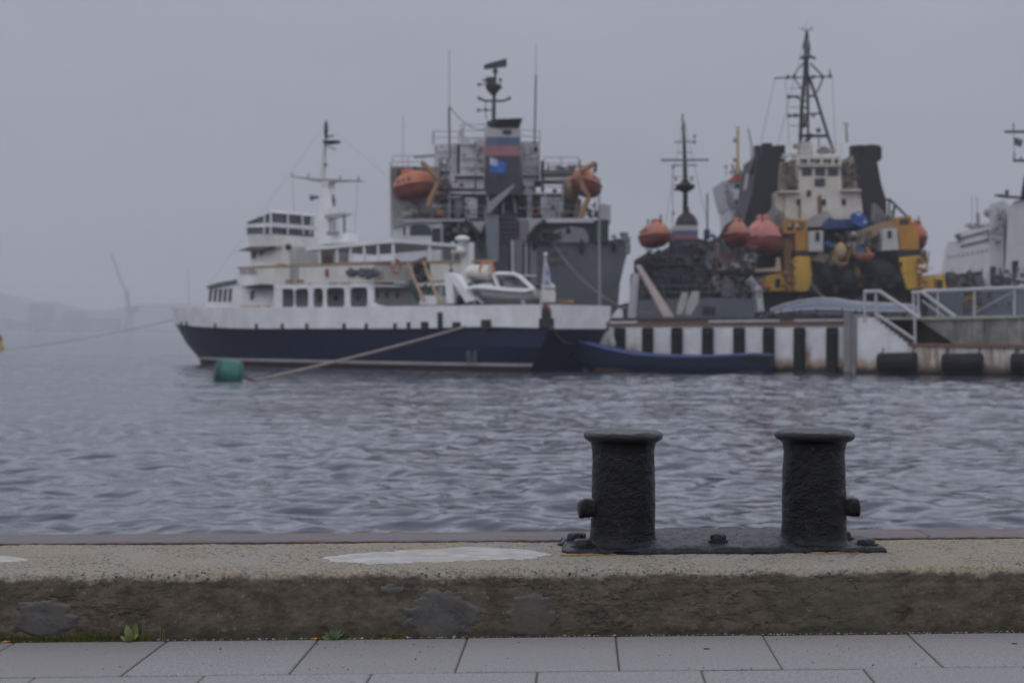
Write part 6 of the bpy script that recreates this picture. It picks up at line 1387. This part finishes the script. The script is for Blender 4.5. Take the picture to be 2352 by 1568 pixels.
ropeobj([DF.p(930, 1255, 2), PF.p(1990, 676, -8)], .06, paint('brown_rope', (.14, .11, .11), .9), 'pale rope from the left yellow post of the salvage tug to the pier', 1.0)

# ---------------------------------------------------------------- ship with orange roofed wheelhouse behind
EF = Fr(0, 140); EF.Z = Z5
E_ = thing('red_white_ship', (25, 146, 0), 'distant white ship with orange roofed wheelhouse and thin yellow mast behind the black funnel', 'ship')
EW = paint('far_white', (.50, .50, .53), .5, .2, .3)
part('wheelhouse', EW, E_, P(EF, [(1300, 950), (1340, 945), (1620, 940), (1700, 960), (1680, 1120), (1600, 1200), (1380, 1290), (1340, 1130)], 0, 8)); part('roof', paint('roof_orange', (.50, .09, .03)), E_, P(EF, [(1355, 950), (1410, 905), (1450, 870), (1625, 865), (1630, 910), (1600, 935)], .4, 7)); part('tower', EW, E_, P(EF, [(1380, 1280), (1600, 1180), (1640, 1180), (1640, 1620), (1400, 1620)], -.5, 7))
part('wheelhouse_window', GLASS, E_, BX(EF, 1440, 985, 1530, 1045, .1, .2)); part('wheelhouse_window', GLASS, E_, BX(EF, 1575, 985, 1600, 1035, .1, .2)); part('pink_panel', paint('panel_pink', (.50, .24, .24)), E_, P(EF, [(1600, 1060), (1680, 1000), (1670, 1110), (1600, 1160)], .15, .3)); part('overhang', DARK, E_, P(EF, [(1440, 1190), (1600, 1170), (1600, 1230), (1450, 1230)], .5, 1)); part('hull', paint('far_red_hull', (.2, .05, .04)), E_, BX(EF, 1300, 1620, 3200, 2400, 0, 30))
mb = MB(); mb.line(EF, [(1478, 270), (1478, 700)], .28); mb.line(EF, [(1478, 700), (1440, 880)], .3); mb.line(EF, [(1478, 700), (1500, 880)], .3); mb.build('mast', paint('mast_yellow', (.42, .32, .14)), E_); mb = MB(); mb.ball(EF.p(1440, 440), .15, .2, .3); mb.ball(EF.p(1440, 690), .2); mb.line(EF, [(1410, 740), (1420, 830)], .2); mb.line(EF, [(1560, 740), (1560, 830)], .2); mb.line(EF, [(1610, 300), (1650, 500), (1650, 880)], .16); mb.line(EF, [(1330, 900), (1330, 770)], .1); mb.gear(EF, 1320, 960, 1420, 1280, .3, .8, 30, 7, .5); mb.gear(EF, 1380, 820, 1620, 880, 0, 1, 22, 17, .5); mb.build('fittings', paint('fit_mauve', (.22, .20, .22)), E_)
part('yellow_ball', paint('ball_yellow', (.42, .30, .05)), E_, lambda mb: mb.ball(EF.p(1330, 768), .18), True)

# ---------------------------------------------------------------- white ships at the right
WF = Fr(42, 150, 1, -.42); WF.Z = Z19
W_ = thing('white_liner', (47, 150, 0), 'distant white ship with rows of small windows between the yellow tug and the right edge', 'ship')
FWH = paint('far_ship_white', (.56, .55, .58), .5, .05, .15)
part('upper_hull', FWH, W_, P(WF, [(340, 700), (480, 690), (510, 560), (700, 510), (960, 470), (1240, 440), (1260, 1400), (200, 1400), (280, 960), (300, 820)], 0, 14)); 
mb = MB()
for y0, y1 in ((655, 540), (775, 672)): mb.poly(WF, [(530, y0 - 22), (960, y1 - 26), (960, y1 + 8), (530, y0 + 8)], .1, .3)
mb.poly(WF, [(430, 600), (520, 570), (545, 660), (480, 670)], .5, 1.2); mb.poly(WF, [(940, 545), (1050, 545), (1060, 590), (970, 690), (940, 690)], .5, 1); mb.build('window_band', glass('band_glass', (.06, .065, .06)), W_)
mb = MB(); rr_ = random.Random(6)
for i in range(9): x = 345 + i * 70; mb.box(WF, x, 905 - i * 13.5, x + 28, 945 - i * 13.5, .1, .2)
mb.build('small_windows', paint('dim_window', (.28, .28, .31)), W_)
mb = MB(); mb.gear(WF, 600, 440, 1240, 520, -2, 0, 50, 12, .9); mb.line(WF, [(785, 270, 0), (800, 480, 0)], .35); mb.ball(WF.p(950, 265, 0), .5, .5, .5); mb.line(WF, [(1005, 280, 0), (1008, 470, 0)], .2); mb.line(WF, [(700, 30, 0), (705, 500, 0)], .06); mb.line(WF, [(775, 30, 0), (778, 300, 0)], .08); mb.gear(WF, 1080, 380, 1240, 800, .2, .8, 40, 13, .9); mb.build('top_gear', paint('far_gear', (.24, .235, .24)), W_)
part('bridge_wing', DARK, W_, BX(WF, 1090, 400, 1240, 445, .6, 1.5)); part('orange_spot', ORB, W_, lambda mb: mb.ball(WF.p(1210, 625, .8), .2, .2, .35), True)
XF = Fr(40, 118, 1, -.5); XF.Z = ZP
X_ = thing('white_cruiser', (42, 118, 0), 'nearest white ship cut by the right edge with black mast yards and a small flag', 'ship')
part('superstructure', paint('near_right_white', (.52, .51, .54), .5, .08, .2), X_, P(XF, [(2316, 480), (2330, 462), (2352, 455), (2600, 440), (2600, 760), (2310, 760), (2308, 620)], 0, 12)); part('mast_house', BLACK, X_, P(XF, [(2343, 458), (2352, 405), (2380, 380), (2380, 458)], .3, 2))
mb = MB(); mb.poly(XF, [(2284, 447), (2300, 446), (2312, 449), (2344, 451), (2344, 455), (2310, 454), (2284, 450)], .5, .8); mb.ball(XF.p(2313, 442, .2), .16, .2, .25); mb.box(XF, 2307, 300, 2400, 304.5, .5, .4); mb.line(XF, [(2328, 283, .4), (2328, 300, .4)], .1); mb.line(XF, [(2327, 369, .4), (2400, 370, .4)], .22); mb.line(XF, [(2329, 350, .4), (2330, 370, .4)], .12); mb.line(XF, [(2345, 360, .4), (2345, 370, .4)], .12); mb.line(XF, [(2368, 240, .4), (2368, 400, .4)], .5); mb.line(XF, [(2328, 303, .4), (2330, 369, .4)], .04); mb.build('mast', BLACK, X_)
part('side_opening', GI, X_, P(XF, [(2324, 600), (2339, 598), (2338, 620), (2333, 640), (2325, 640)], .1, .3)); part('gangway', GGR, X_, lambda mb: mb.line(XF, [(2274, 628, 1.5), (2290, 634, 1.5), (2325, 643, 1.5), (2370, 652, 1.5)], .25)); part('lower_house', FWH, X_, P(XF, [(2272, 470), (2305, 460), (2306, 740), (2258, 740), (2260, 640), (2272, 620)], -1.5, 8)); mb = MB(); mb.gear(XF, 2276, 480, 2304, 560, -1.2, -.8, 20, 3, .6); mb.build('fittings', paint('far_gear', (.24, .235, .24)), X_)
part('dark_stern', DARK, X_, lambda mb: (mb.box(XF, 2274, 612, 2284, 655, .6, 1), mb.box(XF, 2280, 636, 2322, 658, .2, 1)))
flag(XF, [(2329, 315), (2350, 322), (2345, 338), (2330, 333)], .5, paint('pennant_navy', (.07, .09, .16), .8), 'flag', 'small dark blue signal flag under the yard at the right edge')
# low grey vessel with reels between the tug and the white ship
LF = Fr(0, 112); LF.Z = Z19
L_ = thing('grey_barge', (38, 116, 0), 'low dark grey barge with round reels between the salvage tug and the white ships', 'ship')
part('deckhouse', DARK, L_, P(LF, [(330, 1220), (420, 1150), (500, 1180), (660, 1160), (850, 1130), (860, 1390), (330, 1390)], 0, 6)); part('hull', paint('barge_blue_grey', (.16, .18, .215), .5, .1), L_, BX(LF, 150, 1385, 1700, 2100, -.4, 14)); 
for x, y, r in ((535, 1290, .26), (410, 1290, .22)): part('reel', paint('reel_rust', (.25, .09, .06)), L_, lambda mb: mb.torus(LF.p(x, y, .6), r, .09, (0, 1, .1)), True)
mb = MB(); mb.poly(LF, [(690, 1390), (740, 1250), (850, 1200), (850, 1390)], .5, 1); mb.build('pale_ramp', paint('ramp_grey', (.24, .24, .30)), L_); mb = MB(); mb.gear(LF, 340, 1150, 880, 1390, .3, 1, 50, 5, .9); mb.gear(LF, 960, 1100, 1500, 1390, .1, 1, 30, 6, .8); mb.gear(LF, 500, 1480, 1300, 1700, .1, 1, 40, 9, .9); mb.build('deck_gear', paint('barge_gear', (.10, .095, .10)), L_); mb = MB(); mb.gear(LF, 570, 1500, 780, 1700, 1.1, 1.5, 12, 19, .5); mb.build('orange_gear', SOR, L_)
mb = MB(); mb.line(LF, [(700, 1780, 1.5), (1300, 1460, 1.5)], .2); mb.build('boom', paint('boom_pale', (.20, .21, .25)), L_)

# ---------------------------------------------------------------- far shore in the fog
HL = Fr(0, 1000)
K = 2.35
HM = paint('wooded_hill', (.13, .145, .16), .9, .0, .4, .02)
mb = MB(); ridge = []
for i in range(76):
    x = -1710 + i * 36; h = 112 * math.exp(-((x + 1260) / 370) ** 2) + 50 * math.exp(-((x + 590) / 200) ** 2) + 18 * math.exp(-((x + 135) / 280) ** 2) + 10 * noise.noise(Vector((x * .02, 0, 0))) + 3
    ridge.append((x, min(h, 128)))
rings = [[Vector((x, 2560, 0)), Vector((x, 2620, h * .3)), Vector((x, 2720, h * .75)), Vector((x, 2850, h)), Vector((x, 3080, h * .8)), Vector((x, 3300, 0))] for x, h in ridge]
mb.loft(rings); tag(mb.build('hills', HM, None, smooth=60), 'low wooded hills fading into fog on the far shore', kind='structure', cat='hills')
mb = MB(); mb.cube((-760, 2520, 1.6), 3100, 380, 7.0); tag(mb.build('shore', paint('shore_dark', (.19, .185, .20), .8, .2), None), 'dark far shore strip of the harbour', kind='structure', cat='shore')
SH = Fr(0, 2300); SH.Z = Z11
bl = [(0, 885, 40, 1040, (.16, .20, .34), 'blue building at the left edge of the foggy far shore'), (270, 750, 445, 900, (.10, .11, .19), 'dark blue grey block standing highest on the foggy far shore'), (600, 820, 760, 900, (.10, .11, .18), 'low blue grey block right of the tallest one on the far shore'), (40, 920, 300, 1050, (.22, .18, .18), 'long reddish grey shed near the left edge of the far shore'), (310, 900, 640, 985, (.30, .27, .27), 'pale long warehouse in the middle of the foggy far shore'), (340, 985, 640, 1050, (.08, .09, .12), 'dark quay sheds at the waterline of the far shore'), (650, 890, 1080, 985, (.18, .19, .18), 'wide grey green warehouse left of the port crane'), (790, 985, 930, 1050, (.07, .08, .13), 'small dark shed at the waterline left of the port crane'), (1270, 760, 1720, 990, (.60, .56, .58), 'large pale building right of the port crane behind the bow of the white ship'), (1000, 1000, 1750, 1035, (.22, .18, .17), 'long low brown quay building below the pale building')]
for k, (x0, y0, x1, y1, c, lab) in enumerate(bl):
    b = thing('warehouse' if (x1 - x0) > 200 else 'building', SH.p((x0 + x1) / 2, y1, -k * 3), lab, 'building'); m = paint('far_%s' % 'abcdefghij'[k], tuple(q_ * .6 + w__ for q_, w__ in zip(c, (.13, .14, .17))), .8, .1); v = 24 - k * 2.6 if y0 < 970 else 48 - k * 2  # wall colour is blended towards the fog tone, haze put into the paint
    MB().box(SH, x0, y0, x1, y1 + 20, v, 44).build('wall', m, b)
    w_ = (x1 - x0); mb = MB(); mb.poly(SH, [(x0 - 4, y0), (x0 + w_ * .5, y0 - (10 if k % 2 else 2)), (x1 + 4, y0), (x1 + 4, y0 + 5), (x0 - 4, y0 + 5)], v + 1, 46); mb.build('roof', paint('far_roof', (.22, .23, .25)), b)
    ny = max(1, int((y1 - y0) / 38)); nx = max(2, int(w_ / 34))
    for j in range(ny):
        mb = MB(); y = y0 + (y1 - y0) * (j + .3) / ny; x = x0 + 8
        while x < x1 - 24: mb.box(SH, x, y, x + 15, y + 12, v + .3, .5); x += 30
        mb.build('window_row', paint('far_window_hazed', (.24, .25, .28)), b)  # panes kept pale like the fog, haze painted into their colour
SHC = Fr(0, 2200); SHC.Z = Z11
pc_ = thing('port_crane', SHC.p(1230, 960, 0), 'blue portal crane with long raised jib on the foggy far shore', 'crane'); CB = paint('crane_blue', (.06, .09, .20), .6)
mb = MB(); mb.poly(SHC, [(1185, 770), (1300, 770), (1305, 820), (1270, 830), (1250, 860), (1190, 830)], 0, 12); mb.build('machine_house', CB, pc_)
mb = MB(); mb.poly(SHC, [(1178, 630), (1215, 625), (1232, 770), (1205, 775)], -2, 8); mb.build('tower', CB, pc_)
for x0, x1 in ((1215, 1195), (1245, 1265)):
    for v in (0, -18): mb = MB(); mb.line(SHC, [(x0, 850), (x1, 1010)], 4.0, v=v); mb.build('portal_leg', CB, pc_)
mb = MB(); mb.line(SHC, [(1200, 640), (1140, 515), (1095, 370), (1050, 262)], 4.6, v=-2); mb.build('jib', paint('jib_red_grey', (.28, .20, .21)), pc_)  # jib colour lifted towards the fog tone as painted haze
mb = MB(); mb.line(SHC, [(1215, 630), (1052, 264)], .5, v=-2); mb.build('hoist_cable', DARK, pc_)
t_ = thing('lattice_mast', SH.p(1790, 1000, 0), 'thin reddish mast faint in the fog above the bow of the white ship', 'mast'); mb = MB(); mb.line(SH, [(1795, 1000), (1790, 430)], 2.4); mb.build('pole', paint('mast_faint_red', (.30, .17, .16)), t_); mb = MB(); mb.line(SH, [(1760, 560), (1830, 540)], .6); mb.build('cross_arm', paint('mast_faint_red'  , (.3, .17, .16)), t_)
d_ = 165.0; t_ = thing('channel_marker', Vector((-1178 / F * d_, d_, 0)), 'yellow and red channel marker floating at the left edge', 'marker')
c = Vector((-1178 / F * d_, d_, 0)); MB().lathe(c, [(.55, -.3), (.55, .4), (.4, .5), (.35, 1.4)], 14).build('float', paint('marker_yellow', (.42, .30, .10)), t_); MB().lathe(c, [(.34, .9), (.37, .9), (.37, 1.4), (.2, 1.6), (.05, 1.8)], 14).build('red_top', paint('marker_red', (.25, .08, .07)), t_)
